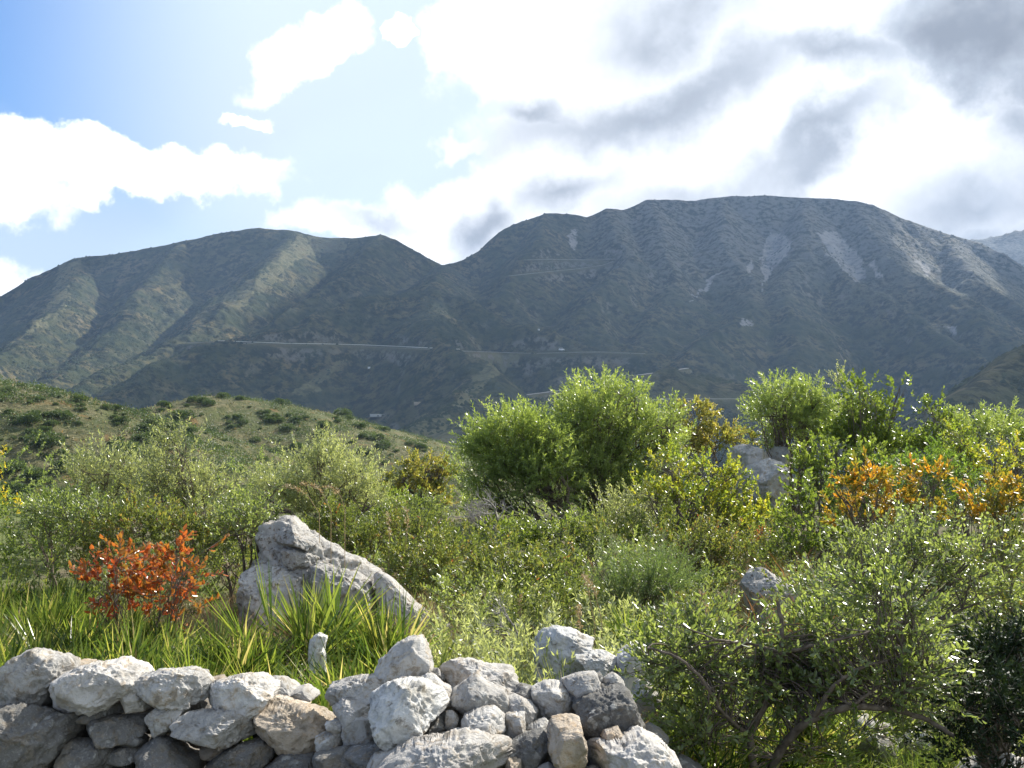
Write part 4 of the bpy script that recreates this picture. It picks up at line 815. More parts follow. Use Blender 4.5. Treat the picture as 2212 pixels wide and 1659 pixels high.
# dead tangle of grey branches left of the central olives
def dead_tree(name, label, pts0, d, seed, spread, n, thick, cat='dead shrub', L0=.35):
    r = np.random.default_rng(seed); a = Wp(*pts0, d); a[2] = max(a[2], G(a[0], a[1])); parts = []
    def grow(p, v, L, w, dep):
        q = curve(p, p + v * L, r, .12, 6); parts.append(tube(q, np.linspace(w, w * .55, 6), 5))
        if dep:
            for _ in range(3 if dep > 1 else 4):
                st = q[r.integers(2, 6)]; grow(st, nrm(v + r.normal(size=3) * .6 + np.array([0, 0, .12])), L * r.uniform(.5, .8), w * .55, dep - 1)
    for _ in range(n): grow(a, nrm(np.array([spread[0], 0, spread[1]]) + r.normal(size=3) * np.array([.7, .4, .35])), L0, thick, 3)
    V, Fq = join(parts); return tag(mk(name, V, Fq, M['deadwood'], smooth=True, loc=a), label, cat)
dead_tree('dead_shrub', 'leafless tangle of grey branches left of the central olive trees', (1085, 1150), 11.8, 31, (-.8, .5), 7, .018)
dead_tree('dead_branches', 'pale fallen dead twigs between the rock slab and the white pitted rock', (1120, 1375), 6.6, 32, (-.9, .1), 4, .007, 'branches', .17)
dead_tree('dead_shrub', 'grey leafless twigs under the silver-leaved young olive', (330, 1150), 8.9, 33, (.1, .9), 4, .006, L0=.16)
dead_tree('dead_shrub', 'bare grey twigs standing left of the boulder point', (560, 1170), 9.3, 34, (.1, .9), 4, .006, L0=.16)

# ------------------------------------------------------------------ dwarf fan palms
def palm_mesh(r, nf=16, size=.34, tall=.3, spread=1.0):
    V, Fq, tone = [], [], []; o = 0; st = []
    for f in range(nf):
        az = r.uniform(0, 2 * math.pi); el = r.uniform(.25, 1.3) * spread; el = min(el, 1.4)
        ax = np.array([math.cos(az) * math.sin(el), math.sin(az) * math.sin(el), math.cos(el)])
        L0 = tall * r.uniform(.5, 1.15); hub = ax * L0; st.append(tube(np.stack([ax * 0, ax * L0 * .5 + np.array([0, 0, .01]), hub]), [.005, .004, .003], 4))
        side = nrm(np.cross(ax, rdir(1, r)[0])); nb = r.integers(13, 20); bt = r.uniform(-.22, .2)
        for b in range(nb):
            a = (b / (nb - 1) - .5) * r.uniform(1.9, 2.3); dv = nrm(ax * math.cos(a) + side * math.sin(a) + r.normal(size=3) * .05 + np.array([0, 0, .10]))
            L = size * (1 - .35 * abs(a) / 1.3) * r.uniform(.85, 1.15); w = .0115 * r.uniform(.8, 1.2); sd = nrm(np.cross(dv, np.cross(ax, side) + r.normal(size=3) * .2)); up = np.cross(sd, dv)
            dr = np.array([0, 0, -1]) * L * r.uniform(.0, .12)
            pts = [hub, hub + dv * L * .45 + sd * w / 2 + up * w * .3, hub + dv * L + dr, hub + dv * L * .45 - sd * w / 2 + up * w * .3]
            V += pts; Fq.append([o, o + 1, o + 2, o + 3]); o += 4
            tone.append(np.clip(.37 + bt + r.normal() * .27, 0, 1))
    Vs, Fs = join(st); return np.array(V), np.array(Fq), np.array(tone), Vs, Fs
rp = np.random.default_rng(88); PV = []
for k in range(8):
    V, Fq, tone, Vs, Fs = palm_mesh(rp, 16, .37, .24); Vd, Fd, td, _, _ = palm_mesh(rp, 4, .32, .14, 1.3)
    a = mk('blades', V, Fq, M['palm'], None, tone); b = mk('stalks', Vs, Fs, M['palm'], None, np.full(len(Fs), .4)); c_ = mk('dead_blades', Vd, Fd, M['dry'], None, td)
    PV.append([a.data, b.data, c_.data])
    for o in (a, b, c_): bpy.data.objects.remove(o)
def put_palm(px, py, d, s, k, label, group, sx=1.0):
    """py: where the middle of the clump shows; base goes to the ground"""
    p = Wp(px, py, d); z = G(p[0], p[1]); root = empty('dwarf_fan_palm', (p[0], p[1], z)); tag(root, label, 'palm', group)
    root.rotation_euler = (0, 0, rp.uniform(0, 6.28)); root.scale = (s * sx, s * sx, s)
    for nm, me in zip(('blades', 'stalks', 'dead_blades'), PV[k % 8]):
        o = bpy.data.objects.new(nm, me); SC.collection.objects.link(o); o.parent = root
    return root
put_palm(615, 1380, 6.0, 1.6, 0, 'big spiky fan palm in front of the cracked boulder', None)
put_palm(720, 1370, 6.3, 1.35, 1, 'fan palm with some dry brown blades below the right side of the cracked boulder', None)
put_palm(850, 1400, 6.0, 1.3, 2, 'fan palm in front of the narrow rock slab', None)
put_palm(930, 1420, 5.5, .9, 3, 'fan palm just right of the pointed wall stone', None)
put_palm(1262, 1440, 4.6, 1.15, 4, 'fan palm standing against the white pitted rocks behind the wall', None)
put_palm(1380, 1330, 6.6, .9, 5, 'yellow-green palm below the feathery shrub', None)
put_palm(1450, 1350, 6.2, .9, 6, 'palm in the gap between the feathery shrub and the glossy foreground shrub', None)
PG = 'fan palms filling the slope behind the left part of the wall'
PLB = 'bright green fan palm in the palm mass behind the left part of the wall'
k = 0
for (d, n_, x0, x1) in ((4.75, 11, -60, 740), (5.1, 11, -90, 720), (5.6, 10, -80, 560), (6.2, 9, -120, 540), (6.9, 8, -150, 260), (7.7, 6, -150, 160), (5.2, 3, 740, 860)):
    for j in range(n_):
        px = x0 + (x1 - x0) * (j + rp.uniform(.1, .9)) / n_; put_palm(px, 1400, d + rp.uniform(-.15, .2), rp.uniform(.75, 1.1), k, PLB, PG); k += 1
PG2 = 'fan palms under the glossy shrub right of the wall'; PLB2 = 'yellow-green fan palm under the glossy shrub right of the wall'
for (px, d) in ((1470, 4.5), (1530, 4.3), (1590, 4.6), (1430, 4.9), (1650, 4.9), (1720, 4.7), (1780, 5.0), (1500, 5.4)):
    put_palm(px, 1500, d, rp.uniform(.7, .95), k, PLB2, PG2); k += 1

# ------------------------------------------------------------------ grasses, stalks, flowers
def blades(n, fx, length, width, r, lean=.5, curl=.35):
    X_, Y_ = fx; z = H(X_, Y_); L = length * r.uniform(.5, 1.3, n); Wd = width * r.uniform(.7, 1.3, n)
    az = r.uniform(0, 6.28, n); ln = np.abs(r.normal(size=n)) * lean
    D = nrm(np.stack([np.cos(az) * ln, np.sin(az) * ln, np.ones(n)], 1)); S = nrm(np.cross(D, rdir(n, r)))
    P = np.stack([X_, Y_, z - .01], 1); Lc = L[:, None]; Wc = Wd[:, None]
    out = np.stack([np.cos(az), np.sin(az), np.full(n, -.4)], 1) * curl * Lc
    V = np.stack([P - S * Wc / 2, P + S * Wc / 2, P + D * Lc * .55 + S * Wc * .4 + out * .25, P + D * Lc + out, P + D * Lc * .55 - S * Wc * .4 + out * .25], 1)
    b = 5 * np.arange(n)[:, None]
    return V.reshape(-1, 3), np.concatenate([b + [0, 1, 2, 4], b + [4, 2, 3, 3]], 1).reshape(-1, 4)
def tri_fix(V, Fq):
    q = Fq.reshape(-1, 2, 4); t1 = q[:, 0, [0, 1, 2]]; t2 = q[:, 0, [0, 2, 3]]; t3 = q[:, 1, [0, 1, 2]]
    return V, np.stack([t1, t2, t3], 1).reshape(-1, 3)
def scatter(n, d0, d1, u0, u1, r, cl=None):
    if cl:
        m_ = int(n / cl); d = r.uniform(d0, d1, m_); u = r.uniform(u0, u1, m_); d = np.repeat(d, cl); u = np.repeat(u, cl)
        return u * d + r.normal(size=len(d)) * .07, d + r.normal(size=len(d)) * .07
    d = r.uniform(d0, d1, n); return r.uniform(u0, u1, n) * d, d
rg = np.random.default_rng(99)
def grass_obj(name, label, n, reg, length, width, m_, lean=.5, cl=40, hi=None):
    X_, Y_ = scatter(n, *reg, rg, cl); V, Fq = tri_fix(*blades(len(X_), (X_, Y_), length, width, rg, lean))
    tn = np.repeat(np.clip(np.repeat(rg.normal(.45, .15, len(X_) // cl), cl) + rg.normal(size=len(X_)) * .15, 0, 1), 3)
    return tag(mk(name, V, Fq, M[m_], None, tn), label, 'grass', kind='stuff')
grass_obj('grass', 'green and yellow grass growing between the palms and behind the wall', 13000, (4.7, 9.5, -.62, .62), .15, .0045, 'grass', .8)
grass_obj('grass', 'bright green grass under the glossy shrub at the bottom right', 16000, (3.6, 6.2, .15, .85), .17, .006, 'grass', .6)
grass_obj('dry_grass', 'straw-coloured dry grass mixed into the palms on the left', 12000, (4.8, 8.5, -.62, -.05), .27, .005, 'dry', .8)
grass_obj('dry_grass', 'straw-coloured dry stems scattered through the middle shrubs', 4000, (6, 11, -.3, .4), .35, .004, 'dry', .5, 20)
def tuft(name, label, px, d, n, L, w, m_, cat, lean=.4, sp=.08, seed=1):
    r = np.random.default_rng(seed); p = Wp(px, 1000, d); X_ = p[0] + r.normal(size=n) * sp; Y_ = d + r.normal(size=n) * sp
    V, Fq = tri_fix(*blades(n, (X_, Y_), L, w, r, lean)); b = (p[0], d, G(p[0], d))
    return tag(mk(name, V, Fq, M[m_], None, np.repeat(r.random(n), 3), loc=b), label, cat)
tuft('rusty_grass_tuft', 'rust-orange dry grass tuft right of the slanting ridged rock', 1715, 7.3, 260, .42, .006, 'rust', 'grass', .25, .12, 3)
tuft('rusty_grass_tuft', 'reddish dry stems standing behind the slanting ridged rock', 1700, 8.6, 160, .55, .006, 'rust', 'grass', .2, .15, 4)
tuft('brown_palm_frond', 'brown withered palm frond right of the wall end', 1410, 4.5, 60, .42, .008, 'rust', 'frond', .3, .02, 5)
def stalk(name, label, pts, d, seed, plume=True, m_='dry', cat='grass stalk', w=.003, nsp=60, sl=.03):
    r = np.random.default_rng(seed); q = np.array([Wp(a, b, d) for a, b in pts]); s = np.linspace(0, len(q) - 1, 14)
    q = np.stack([np.interp(s, range(len(q)), q[:, k]) for k in range(3)], 1)
    g = q[0].copy(); g[2] = G(g[0], g[1]); q = np.concatenate([[g], q]) if g[2] < q[0, 2] - .02 else q
    V, Fq = tube(q, np.linspace(w, w * .4, len(q)), 4); root = tag(mk(name, V, Fq, M['grass' if m_ == 'flower' else m_], None, np.full(len(Fq), .6), loc=q[0]), label, cat)
    if plume:
        k = int(len(q) * .5); P = q[r.integers(k, len(q), nsp)] + r.normal(size=(nsp, 3)) * .006
        V, Fq = leaf_quads(P, nrm(r.normal(size=(nsp, 3)) + [0, 0, .8]), np.full(nsp, sl), np.full(nsp, .008), r=r)
        mk('seed_head' if m_ != 'flower' else 'flowers', V - q[0], Fq, M[m_], root, r.random(nsp))
    return root
SG = 'dry grass stalks rising above the shrubs'
for i, (pts, d, lab) in enumerate([
  ([(690,1110),(665,1070),(640,1055),(615,1052)], 8, 'arching straw plume above the boulder, leftmost of the three'), ([(715,1105),(700,1070),(680,1050),(650,1045)], 8, 'arching straw plume above the boulder, middle of the three'),
  ([(745,1100),(735,1070),(720,1055),(700,1052)], 8, 'arching straw plume above the boulder, rightmost of the three'), ([(1285,1350),(1275,1300),(1268,1260),(1262,1245)], 6.5, 'tall straw seed stalk left of the feathery shrub'),
  ([(1300,1340),(1290,1300),(1283,1270),(1265,1252)], 6.4, 'leaning straw seed stalk just right of the tall one'), ([(1258,1400),(1252,1350),(1250,1310)], 6.0, 'short straw stalk below the feathery shrub'),
  ([(1120,1390),(1125,1340),(1124,1290)], 7.0, 'thin orange-tinted stalk in front of the wide red-tinged shrub'), ([(1540,1370),(1525,1320),(1515,1280)], 6.6, 'pale bent grass stalk left of the slanting ridged rock'),
  ([(840,1190),(842,1150),(838,1110)], 9, 'upright pale stalk in front of the pale silvery olive'), ([(876,1180),(880,1140),(878,1100)], 9, 'upright pale stalk beside the yellowish small tree')]):
    stalk('grass_stalk', lab, pts, d, 700 + i, True)
for i, (x0, y0, lab) in enumerate([(8, 965, 'tall yellow flower spike at the left edge, highest one'), (-2, 1010, 'yellow flower spike cut by the left edge of the view'), (10, 1055, 'short yellow flower spike at the left edge'), (38, 1070, 'yellow flower head set apart to the right of the edge spikes')]):
    stalk('yellow_flower', lab, [(x0 - 6, 1200), (x0 - 2, 1120), (x0, y0 + 20), (x0, y0)], 6.5, 720 + i, True, 'flower', 'flower', .0018, 24, .03)

# undergrowth: the low mass nobody could count
def under(label, kind, n, reg, seed, hr=(.12, .32), leaves=60000, name='undergrowth'):
    r = np.random.default_rng(seed); d = r.uniform(reg[0], reg[1], n); u = r.uniform(reg[2], reg[3], n)
    h = r.uniform(*hr, n); X_ = u * d; pp = CX + F * u; kp = ~(((pp > 500) & (pp < 960) & (d < 8.6)) | ((pp > 1540) & (pp < 1750) & (d < 8.3))); d, u, h, X_ = d[kp], u[kp], h[kp], X_[kp]; g = H(X_, d); C = np.stack([X_, d, g + h * .6], 1); R = np.stack([h * 1.5, h * 1.3, h], 1)
    V, Fq, tone, _, _ = foliage(kind, C, R, leaves, r, 5); z = H(V[:, 0], V[:, 1]); V[:, 2] = np.maximum(V[:, 2], z + .005)
    return tag(mk(name, V, Fq, M[KIND[kind][0]], None, tone), label, 'undergrowth', kind='stuff')
under('low green undergrowth between the shrubs and rocks', 'evergreen', 150, (6.6, 10, -.2, .78), 801, (.12, .26), 50000)
under('red-tinged low undergrowth in the middle of the slope', 'lentisk', 200, (7, 12, -.75, .78), 802, (.18, .38), 70000)
under('farther green undergrowth under the tree row', 'broad', 150, (10.5, 19, -.75, .75), 803, (.12, .26), 55000)
under('greyish low undergrowth behind the wall', 'grey_olive', 60, (5.2, 7.5, -.1, .25), 804, (.08, .18), 22000)
under('drab scrub falling away behind the tree row', 'olive', 160, (17, 30, -.7, .6), 805, (.5, .9), 40000)

# ------------------------------------------------------------------ bushes on the near hill
def bush_mesh(r, n=900):
    k = r.integers(4, 7); C = np.stack([r.uniform(-.55, .55, k), r.uniform(-.5, .5, k), r.uniform(.25, .5, k)], 1); R = np.repeat(r.uniform(.4, .62, k)[:, None], 3, 1) * [1, 1, .85]
    ci = r.integers(0, k, n); dv = rdir(n, r); dv[:, 2] = np.abs(dv[:, 2]) * 1.0 - .25; dv = nrm(dv)
    P = C[ci] + dv * R[ci] * r.uniform(.8, 1.05, (n, 1)); P[:, 2] = np.maximum(P[:, 2], 0)
    D = nrm(dv + rdir(n, r) * .7); V, Fq = leaf_quads(P, D, r.uniform(.08, .2, n), r.uniform(.06, .13, n), r=r)
    tone = np.clip(.5 + (vnoise3(P * 3, 5) - .5) * .5 + r.normal(size=n) * .2, 0, 1)
    V2, F2 = ICO[2]; core = [(V2 * R[i] * .86 + C[i], np.concatenate([F2, F2[:, 2:]], 1)) for i in range(k)]
    return V, Fq, tone
rb = np.random.default_rng(44); BM = []
for k in range(6):
    V, Fq, tone = bush_mesh(rb, 1500); o = mk('bush', V, Fq, M['hillbush'], None, tone); BM.append(o.data); bpy.data.objects.remove(o)
def bush(px, py, w, label, group, hr=.72, d0=45, d1=250):
    p = hit(px, py, d0, d1)
    if p is None or p[1] > d1 * .98: return None
    s = w / F * p[1] / 1.9
    o = bpy.data.objects.new('hill_bush', BM[rb.integers(0, 6)]); SC.collection.objects.link(o)
    o.location = [float(q) for q in (p[0], p[1], p[2] - .12 * s)]; o.scale = (s, s, s * hr * 1.35); o.rotation_euler = (0, 0, rb.uniform(0, 6.28))
    return tag(o, label, 'bush', group)
HG = 'bushes dotted over the near hill'
BIG = [(95,965,75,'large dark bush on the left hill, low left'),(270,985,70,'wide low green bush in the middle of the left hill'),(58,912,52,'rounded dark bush near the left edge of the hill'),(170,868,40,'paired bush on the crest of the left hill'),
 (205,862,26,'bright green bush on the crest where the left hill starts falling'),(265,915,38,'grey-green bush half way down the hill crest'),(313,930,38,'bluish round bush left of the dip between the hills'),(357,930,36,'dark round bush in the dip between the two hills'),
 (395,905,50,'yellow-green bush at the left foot of the far grassy dome'),(352,880,34,'grey bush on the skyline left of the grassy dome'),(415,868,30,'pale bush clump on the skyline of the dip'),(510,857,26,'bush on top of the grassy dome'),
 (585,905,34,'dark oval bush on the face of the grassy dome'),(620,930,34,'round green bush below the oval one on the dome'),(635,962,44,'wide dark bush low on the dome'),(595,980,30,'small round bush low on the dome, left of the wide one'),
 (693,880,40,'light green bush near the top right of the dome'),(740,900,40,'dark bush on the right shoulder of the dome'),(780,925,34,'olive bush on the dome right shoulder'),(812,950,32,'round bush towards the dome right foot'),
 (700,920,30,'mid-sized bush right of centre on the dome'),(892,1003,40,'bush at the right foot of the dome beside the road bend'),(893,930,26,'round tree-like bush standing alone beside the road bend'),(360,960,40,'dark green bush above the silver olive'),
 (30,1020,60,'green thicket low at the left edge, upper part'),(75,1035,60,'dark green thicket above the glossy shrub, right part'),(20,1075,80,'green thicket low at the left edge, lower part'),(150,1010,50,'dark bush above the dull grey-green shrub'),
 (250,885,26,'small bright bush on the slanting skyline of the left hill'),(120,845,20,'tiny bush on the left hill skyline')]
for px, py, w, lab in BIG: bush(px, py, w, lab, HG)
n_ok = 0
for i in range(500):
    px = rb.uniform(0, 960); py = rb.uniform(835, 1080)
    if bush(px, py, 9 + 26 * rb.random() ** 1.6, 'small scrubby green bush among the many scattered on the near hill', HG): n_ok += 1
    if n_ok > 262: break
# low scrub nobody could count, merging the bushes
m_ = 2000; cx_ = rb.uniform(-.6, -.02, m_); cd_ = 42 * (170 / 42) ** rb.random(m_); keep = fbm2(cx_ * cd_ / 9, cd_ / 9, 3, 97) > .44; cx_, cd_ = cx_[keep], cd_[keep]; m_ = len(cx_)
per = 110; X_ = np.repeat(cx_ * cd_, per) + rb.normal(size=m_ * per) * .55; d = np.repeat(cd_, per) + rb.normal(size=m_ * per) * .5
P = np.stack([X_, d, H(X_, d) + np.abs(rb.normal(size=m_ * per)) * .22], 1); D = nrm(rdir(m_ * per, rb) + [0, 0, .4])
V, Fq = leaf_quads(P, D, rb.uniform(.1, .22, m_ * per), rb.uniform(.07, .14, m_ * per), r=rb)
tag(mk('hill_scrub', V, Fq, M['hillbush'], None, np.clip(np.repeat(rb.normal(.5, .25, m_), per) + rb.normal(size=m_ * per) * .15, 0, 1)), 'low ragged scrub spreading between the bushes of the near hill', 'scrub', kind='stuff')
# dry grass tussocks on the hill
m_ = 26000; u = rb.uniform(-.6, .12, m_); d = 40 * (200 / 40) ** rb.random(m_); X_ = u * d
g = H(X_, d); P = np.stack([X_, d, g], 1); D = nrm(rdir(m_, rb) * .5 + [0, 0, 1]); sc_ = rb.uniform(.12, .3, m_)
V, Fq = leaf_quads(P, D, sc_, sc_ * .7, r=rb)
tag(mk('hill_grass', V, Fq, M['hillgrass'], None, np.clip(rb.normal(.5, .22, m_), 0, 1)), 'dry grass tussocks covering the near hill', 'grass', kind='stuff')
# scrub on the mountains
m_ = 42000; u = rb.uniform(-.6, .6, m_); d = 330 * (1500 / 330) ** (rb.random(m_) ** .8); X_ = u * d
nn = fbm2(X_ / 60, d / 60, 3, 91); kp = nn > .38; X_, d = X_[kp], d[kp]; m_ = len(d); g = H(X_, d); s = rb.uniform(.7, 2.0, m_)
Vi = np.array([[1, 0, 0], [.3, .95, 0], [-.8, .6, 0], [-.8, -.6, 0], [.3, -.95, 0], [.1, 0, .9]]); Fi = np.array([[0, 1, 5], [1, 2, 5], [2, 3, 5], [3, 4, 5], [4, 0, 5]])
V = Vi[None] * s[:, None, None] * rb.uniform(.75, 1.25, (m_, 6, 1)) + np.stack([X_, d, g - .2], 1)[:, None]
Fq = (Fi[None] + 6 * np.arange(m_)[:, None, None]).reshape(-1, 3)
tag(mk('mountain_scrub', V.reshape(-1, 3), Fq, M['scrub'], None, np.repeat(rb.random(m_) * .7, 5)), 'dark scrub dotted all over the mountains', 'scrub', kind='stuff')

# ------------------------------------------------------------------ roads, parapets, car, far walls
ROADS = []
def ribbon(name, label, pts, width, m_, h0=0.0, height=.0, d0=260, kind='structure', cat=None, dash=False):
    P = []
    for a, b in zip(pts[:-1], pts[1:]):
        for s in np.linspace(0, 1, max(2, int(abs(b[0] - a[0]) / 6)), endpoint=False): P.append((a[0] + (b[0] - a[0]) * s, a[1] + (b[1] - a[1]) * s))
    P = [hit(x, y, d0, 1500, 1400) for x, y in P]; P = np.array([p for p in P if p is not None])
    dd = P[:, 1].copy()
    if len(dd) > 12: dd = np.interp(np.arange(len(dd)), np.arange(len(dd)), np.convolve(np.pad(dd, 12, 'edge'), np.ones(25) / 25, 'same')[12:-12])
    P = P * (dd / P[:, 1])[:, None]                                  # an even grade, benched into the slope below
    ROADS.append((P.copy(), width))
    T = nrm(np.gradient(P[:, :2], axis=0)); N = np.stack([-T[:, 1], T[:, 0]], 1); w = width / 2
    A = P + np.concatenate([N * w, np.zeros((len(P), 1))], 1); B = P - np.concatenate([N * w, np.zeros((len(P), 1))], 1)
    V = np.stack([A + [0, 0, h0 + height], B + [0, 0, h0 + height], B + [0, 0, h0 - .35], A + [0, 0, h0 - .35]], 1).reshape(-1, 3)
    i = np.arange(len(P) - 1)[:, None] * 4; Fq = np.concatenate([np.concatenate([i + k, i + (k + 1) % 4, i + (k + 1) % 4 + 4, i + k + 4], 1) for k in range(4)])
    if dash: Fq = Fq.reshape(4, -1, 4)[:, np.arange(len(P) - 1) % 3 != 2].reshape(-1, 4)
    o = mk(name, V, Fq, M[m_]); tag(o, label, cat, kind=kind); return P
R1 = ribbon('road', 'thin road crossing the mountainside in front of the saddle', [(405,741),(480,740),(540,743),(620,746),(700,747),(780,749),(850,752),(930,756),(1000,759),(1080,762),(1160,764)], 4, 'road', .5)
ribbon('road_parapet', 'long thin pale parapet along the mountain road', [(470,738),(540,741),(620,744),(700,745),(780,747),(850,750),(930,754),(1000,757)], .4, 'barrier', .95, .25, kind='thing', cat='parapet')
ribbon('road', 'road continuing right past the white van', [(1160,764),(1230,762),(1300,761),(1400,765)], 4.5, 'road', .5)
ribbon('road', 'upper zigzag of the mountain road under the rocky summit', [(1130,563),(1180,561),(1260,562),(1335,560)], 5, 'road', .6, d0=700)
ribbon('road', 'lower zigzag of the mountain road near the saddle', [(1098,597),(1160,590),(1240,582),(1300,574),(1335,562)], 5, 'road', .6, d0=700)
ribbon('road', 'pale road climbing right on the lower slope', [(1110,857),(1180,848),(1250,838),(1300,828),(1345,815),(1420,806),(1490,795)], 3.0, 'road', .4)
ribbon('track', 'faint track low on the slope behind the yellowish trees', [(1220,868),(1330,866),(1460,862),(1620,862)], 1.6, 'road', .3)
ribbon('road', 'bend of a pale road beyond the foot of the grassy dome', [(800,938),(797,925),(805,918),(822,916)], 4.5, 'asphalt', .4, d0=240)
ribbon('road', 'pale road dropping right from the bend beyond the dome', [(800,930),(812,937),(830,945),(850,948)], 3.5, 'asphalt', .4, d0=240)

# bench the roads into the mountainside: a level shelf, a bare cut bank above it
mo = bpy.data.objects['mountains'].data; nv_ = len(mo.vertices); co = np.empty(nv_ * 3, np.float32); mo.vertices.foreach_get('co', co); co = co.reshape(-1, 3)
ba = np.empty(nv_, np.float32); mo.attributes['bare'].data.foreach_get('value', ba)
for P, w_ in ROADS:
    sel = np.nonzero((co[:, 0] > P[:, 0].min() - 25) & (co[:, 0] < P[:, 0].max() + 25) & (co[:, 1] > P[:, 1].min() - 25) & (co[:, 1] < P[:, 1].max() + 25))[0]
    if not len(sel): continue
    x, y = co[sel, 0], co[sel, 1]; bd = np.full(len(sel), 1e9); bz = np.zeros(len(sel))
    for a, b in zip(P[:-1], P[1:]):
        dx, dy = b[0] - a[0], b[1] - a[1]; q = np.clip(((x - a[0]) * dx + (y - a[1]) * dy) / (dx * dx + dy * dy + 1e-9), 0, 1)
        ds_ = np.hypot(x - a[0] - q * dx, y - a[1] - q * dy); bz = np.where(ds_ < bd, a[2] + q * (b[2] - a[2]), bz); bd = np.minimum(bd, ds_)
    k = np.clip(1 - (bd - w_ * .9) / 11, 0, 1); k = k * k * (3 - 2 * k)
    co[sel, 2] = co[sel, 2] * (1 - k) + (bz - .25) * k; ba[sel] = np.maximum(ba[sel], np.clip(1.2 - bd / 10, 0, 1) * .9)
mo.vertices.foreach_set('co', co.ravel()); mo.attributes['bare'].data.foreach_set('value', ba); mo.update()

def boxmesh(cx, cy, cz, sx, sy, sz, taper=0.0):
    V = np.array([[x, y, z] for z in (-1, 1) for y in (-1, 1) for x in (-1, 1)], float)
    V[4:, 0] *= 1 - taper; V = V * [sx / 2, sy / 2, sz / 2] + [cx, cy, cz]
    return V, np.array([[0, 2, 3, 1], [4, 5, 7, 6], [0, 1, 5, 4], [2, 6, 7, 3], [1, 3, 7, 5], [0, 4, 6, 2]])
p = hit(1213, 759, 300, 1300)
if p is not None:
    p = p + [0, 0, .6]
    v = tag(empty('white_van', p), 'tiny white van driving on the mountain road', 'van')
    V, Fq = join([boxmesh(0, 0, .95, 5.0, 1.9, 1.1), boxmesh(-.5, 0, 1.95, 3.6, 1.75, .95, .12)]); mk('body', V, Fq, M['carwhite'], v)
    V, Fq = join([boxmesh(-.5, -.9, 1.9, 3.0, .06, .5)]); mk('side_window', V, Fq, M['glassy'], v)
    V, Fq = join([boxmesh(1.22, 0, 1.85, .08, 1.5, .5)]); mk('windscreen', V, Fq, M['glassy'], v)
    for sx in (-1.5, 1.6):
        for sy in (-.85, .85):
            a = np.array([[sx, sy - .12, .35], [sx, sy + .12, .35]]); V, Fq = tube(a, [.36, .36], 10); V2, F2 = V, Fq
            mk('wheel', V2, np.concatenate([F2, [[0, 1, 2, 3], [0, 3, 4, 5], [0, 5, 6, 7], [0, 7, 8, 9]]]), M['tyre'], v)
def hut(name, label, px, py, w, h, m_, cat):
    p = hit(px, py, 240, 1400)
    if p is None: return
    ww = w / F * p[1]; hh = h / F * p[1]; V, Fq = join([boxmesh(0, 2, hh / 2 - .5, ww, 3.5, hh + 1.0), boxmesh(0, 2, hh + .12, ww + .5, 4.1, .24)])
    tag(mk(name, V + p, Fq, M[m_], loc=p), label, cat)
hut('low_building', 'pale tan low building on the lower slope above the road bend', 905, 873, 22, 4, 'tan_wall', 'building')
hut('low_wall', 'long white low parapet above the road bend', 818, 898, 38, 3, 'barrier', 'wall')
hut('farm_hut', 'tiny white hut alone on the dark lower slope', 797, 797, 5, 4, 'carwhite', 'hut')
hut('farm_hut', 'tiny white speck of a hut just below the saddle', 1164, 714, 4, 3, 'carwhite', 'hut')

# ------------------------------------------------------------------ clouds added out of view over the mountains, shaped to shade the slopes
CZ = 1500.0; KX, KY = SV.x / SV.z, SV.y / SV.z
gx = np.arange(KX * CZ - 1100, KX * CZ + 1100, 30.0); gy = np.arange(KY * CZ + 180, KY * CZ + 1750, 30.0); X, Y = np.meshgrid(gx, gy); sh = X.shape; X, Y = X.ravel(), Y.ravel()
# where on the slopes each piece of cloud throws its shadow
sx_, sy_ = X - KX * (CZ - 100), Y - KY * (CZ - 100); sz_ = H(sx_, np.maximum(sy_, 260)); sx_, sy_ = X - KX * (CZ - sz_), Y - KY * (CZ - sz_); nearcut = np.clip((330 - sy_) / 90, 0, 2); sy_ = np.maximum(sy_, 260)
qx, qy = CX + F * sx_ / sy_, CY - F * H(sx_, sy_) / sy_
mk_ = .30 + 1.1 * (fbm2(X / 420, Y / 420, 4, 93) - .5)
def win(cx, cy, rx, ry, rot, amp=1.3):
    c, s_ = math.cos(math.radians(rot)), math.sin(math.radians(rot)); dx, dy = qx - cx, -(qy - cy)
    u, v = (dx * c + dy * s_) / rx, (-dx * s_ + dy * c) / ry
    return amp * np.clip(1.1 - np.sqrt(u * u + v * v), 0, 1)
for w in CLOUD_GAPS: mk_ = mk_ - win(*w)
edge = np.minimum(np.minimum(X - gx[0], gx[-1] - X), np.minimum(Y - gy[0], gy[-1] - Y)) / 150
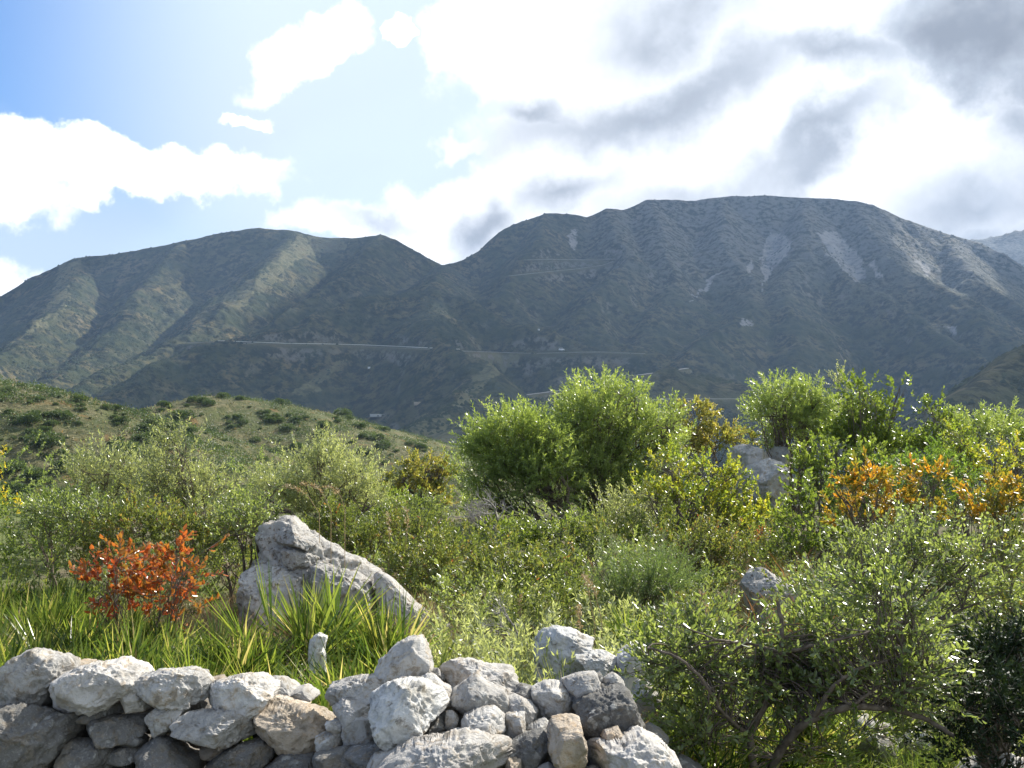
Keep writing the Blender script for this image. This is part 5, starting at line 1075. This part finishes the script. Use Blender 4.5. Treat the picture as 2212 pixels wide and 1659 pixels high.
mk_ = np.minimum(mk_, edge) - nearcut; th_ = 170 * np.sqrt(np.clip(mk_, 0, 1)); ok = (mk_ > 0).reshape(sh)
up_ = CZ + th_ * (.7 + .6 * fbm2(X / 120, Y / 120, 4, 94)); dn_ = CZ - th_ * (.15 + .3 * fbm2(X / 150, Y / 150, 3, 95))
okc = ok[:-1, :-1] | ok[1:, :-1] | ok[:-1, 1:] | ok[1:, 1:]; Fq = grid_faces(*sh)[okc.ravel()]; nV = len(X)
V = np.concatenate([np.stack([X, Y, up_], 1), np.stack([X, Y, dn_ - .5], 1)])
m_, tt = mat('shade_cloud_stuff'); d1_ = tt.new('ShaderNodeBsdfDiffuse', {'Color': (.9, .9, .9, 1)}); d2_ = tt.new('ShaderNodeBsdfTranslucent', {'Color': (.9, .9, .92, 1)})
cm_ = tt.new('ShaderNodeMixShader', {0: .5, 1: d1_.outputs[0], 2: d2_.outputs[0]}); tp_ = tt.new('ShaderNodeBsdfTransparent')
tt.l.new(tt.new('ShaderNodeMixShader', {0: .36, 1: cm_.outputs[0], 2: tp_.outputs[0]}).outputs[0], tt.out.inputs[0])   # thin cloud: each of its two skins lets some sun through
tag(mk('shade_clouds', V, np.concatenate([Fq, Fq[:, ::-1] + nV]), m_, smooth=True), 'unseen cloud layer added above the mountains to shade them', kind='structure')

# ------------------------------------------------------------------ air
V, Fq = boxmesh(0, 1540, 170, 5600, 3560, 560)
zb = -80.0; V[:, 2] = np.where(V[:, 2] < 100, zb, 345.0); V[:, 1] = np.where(V[:, 1] < 0, -60, 3330.0)
m_ = bpy.data.materials.new('haze_air'); m_.use_nodes = True; tt = NT(m_.node_tree); tt.n.clear()
vp = tt.new('ShaderNodeVolumePrincipled', {'Color': (.48, .68, 1.0, 1), 'Density': HAZE, 'Anisotropy': .25})
tt.l.new(vp.outputs[0], tt.new('ShaderNodeOutputMaterial').inputs['Volume'])
M['haze'] = m_
tag(mk('haze', V, Fq, m_), 'thin blue haze in the valley air', 'haze', kind='stuff')
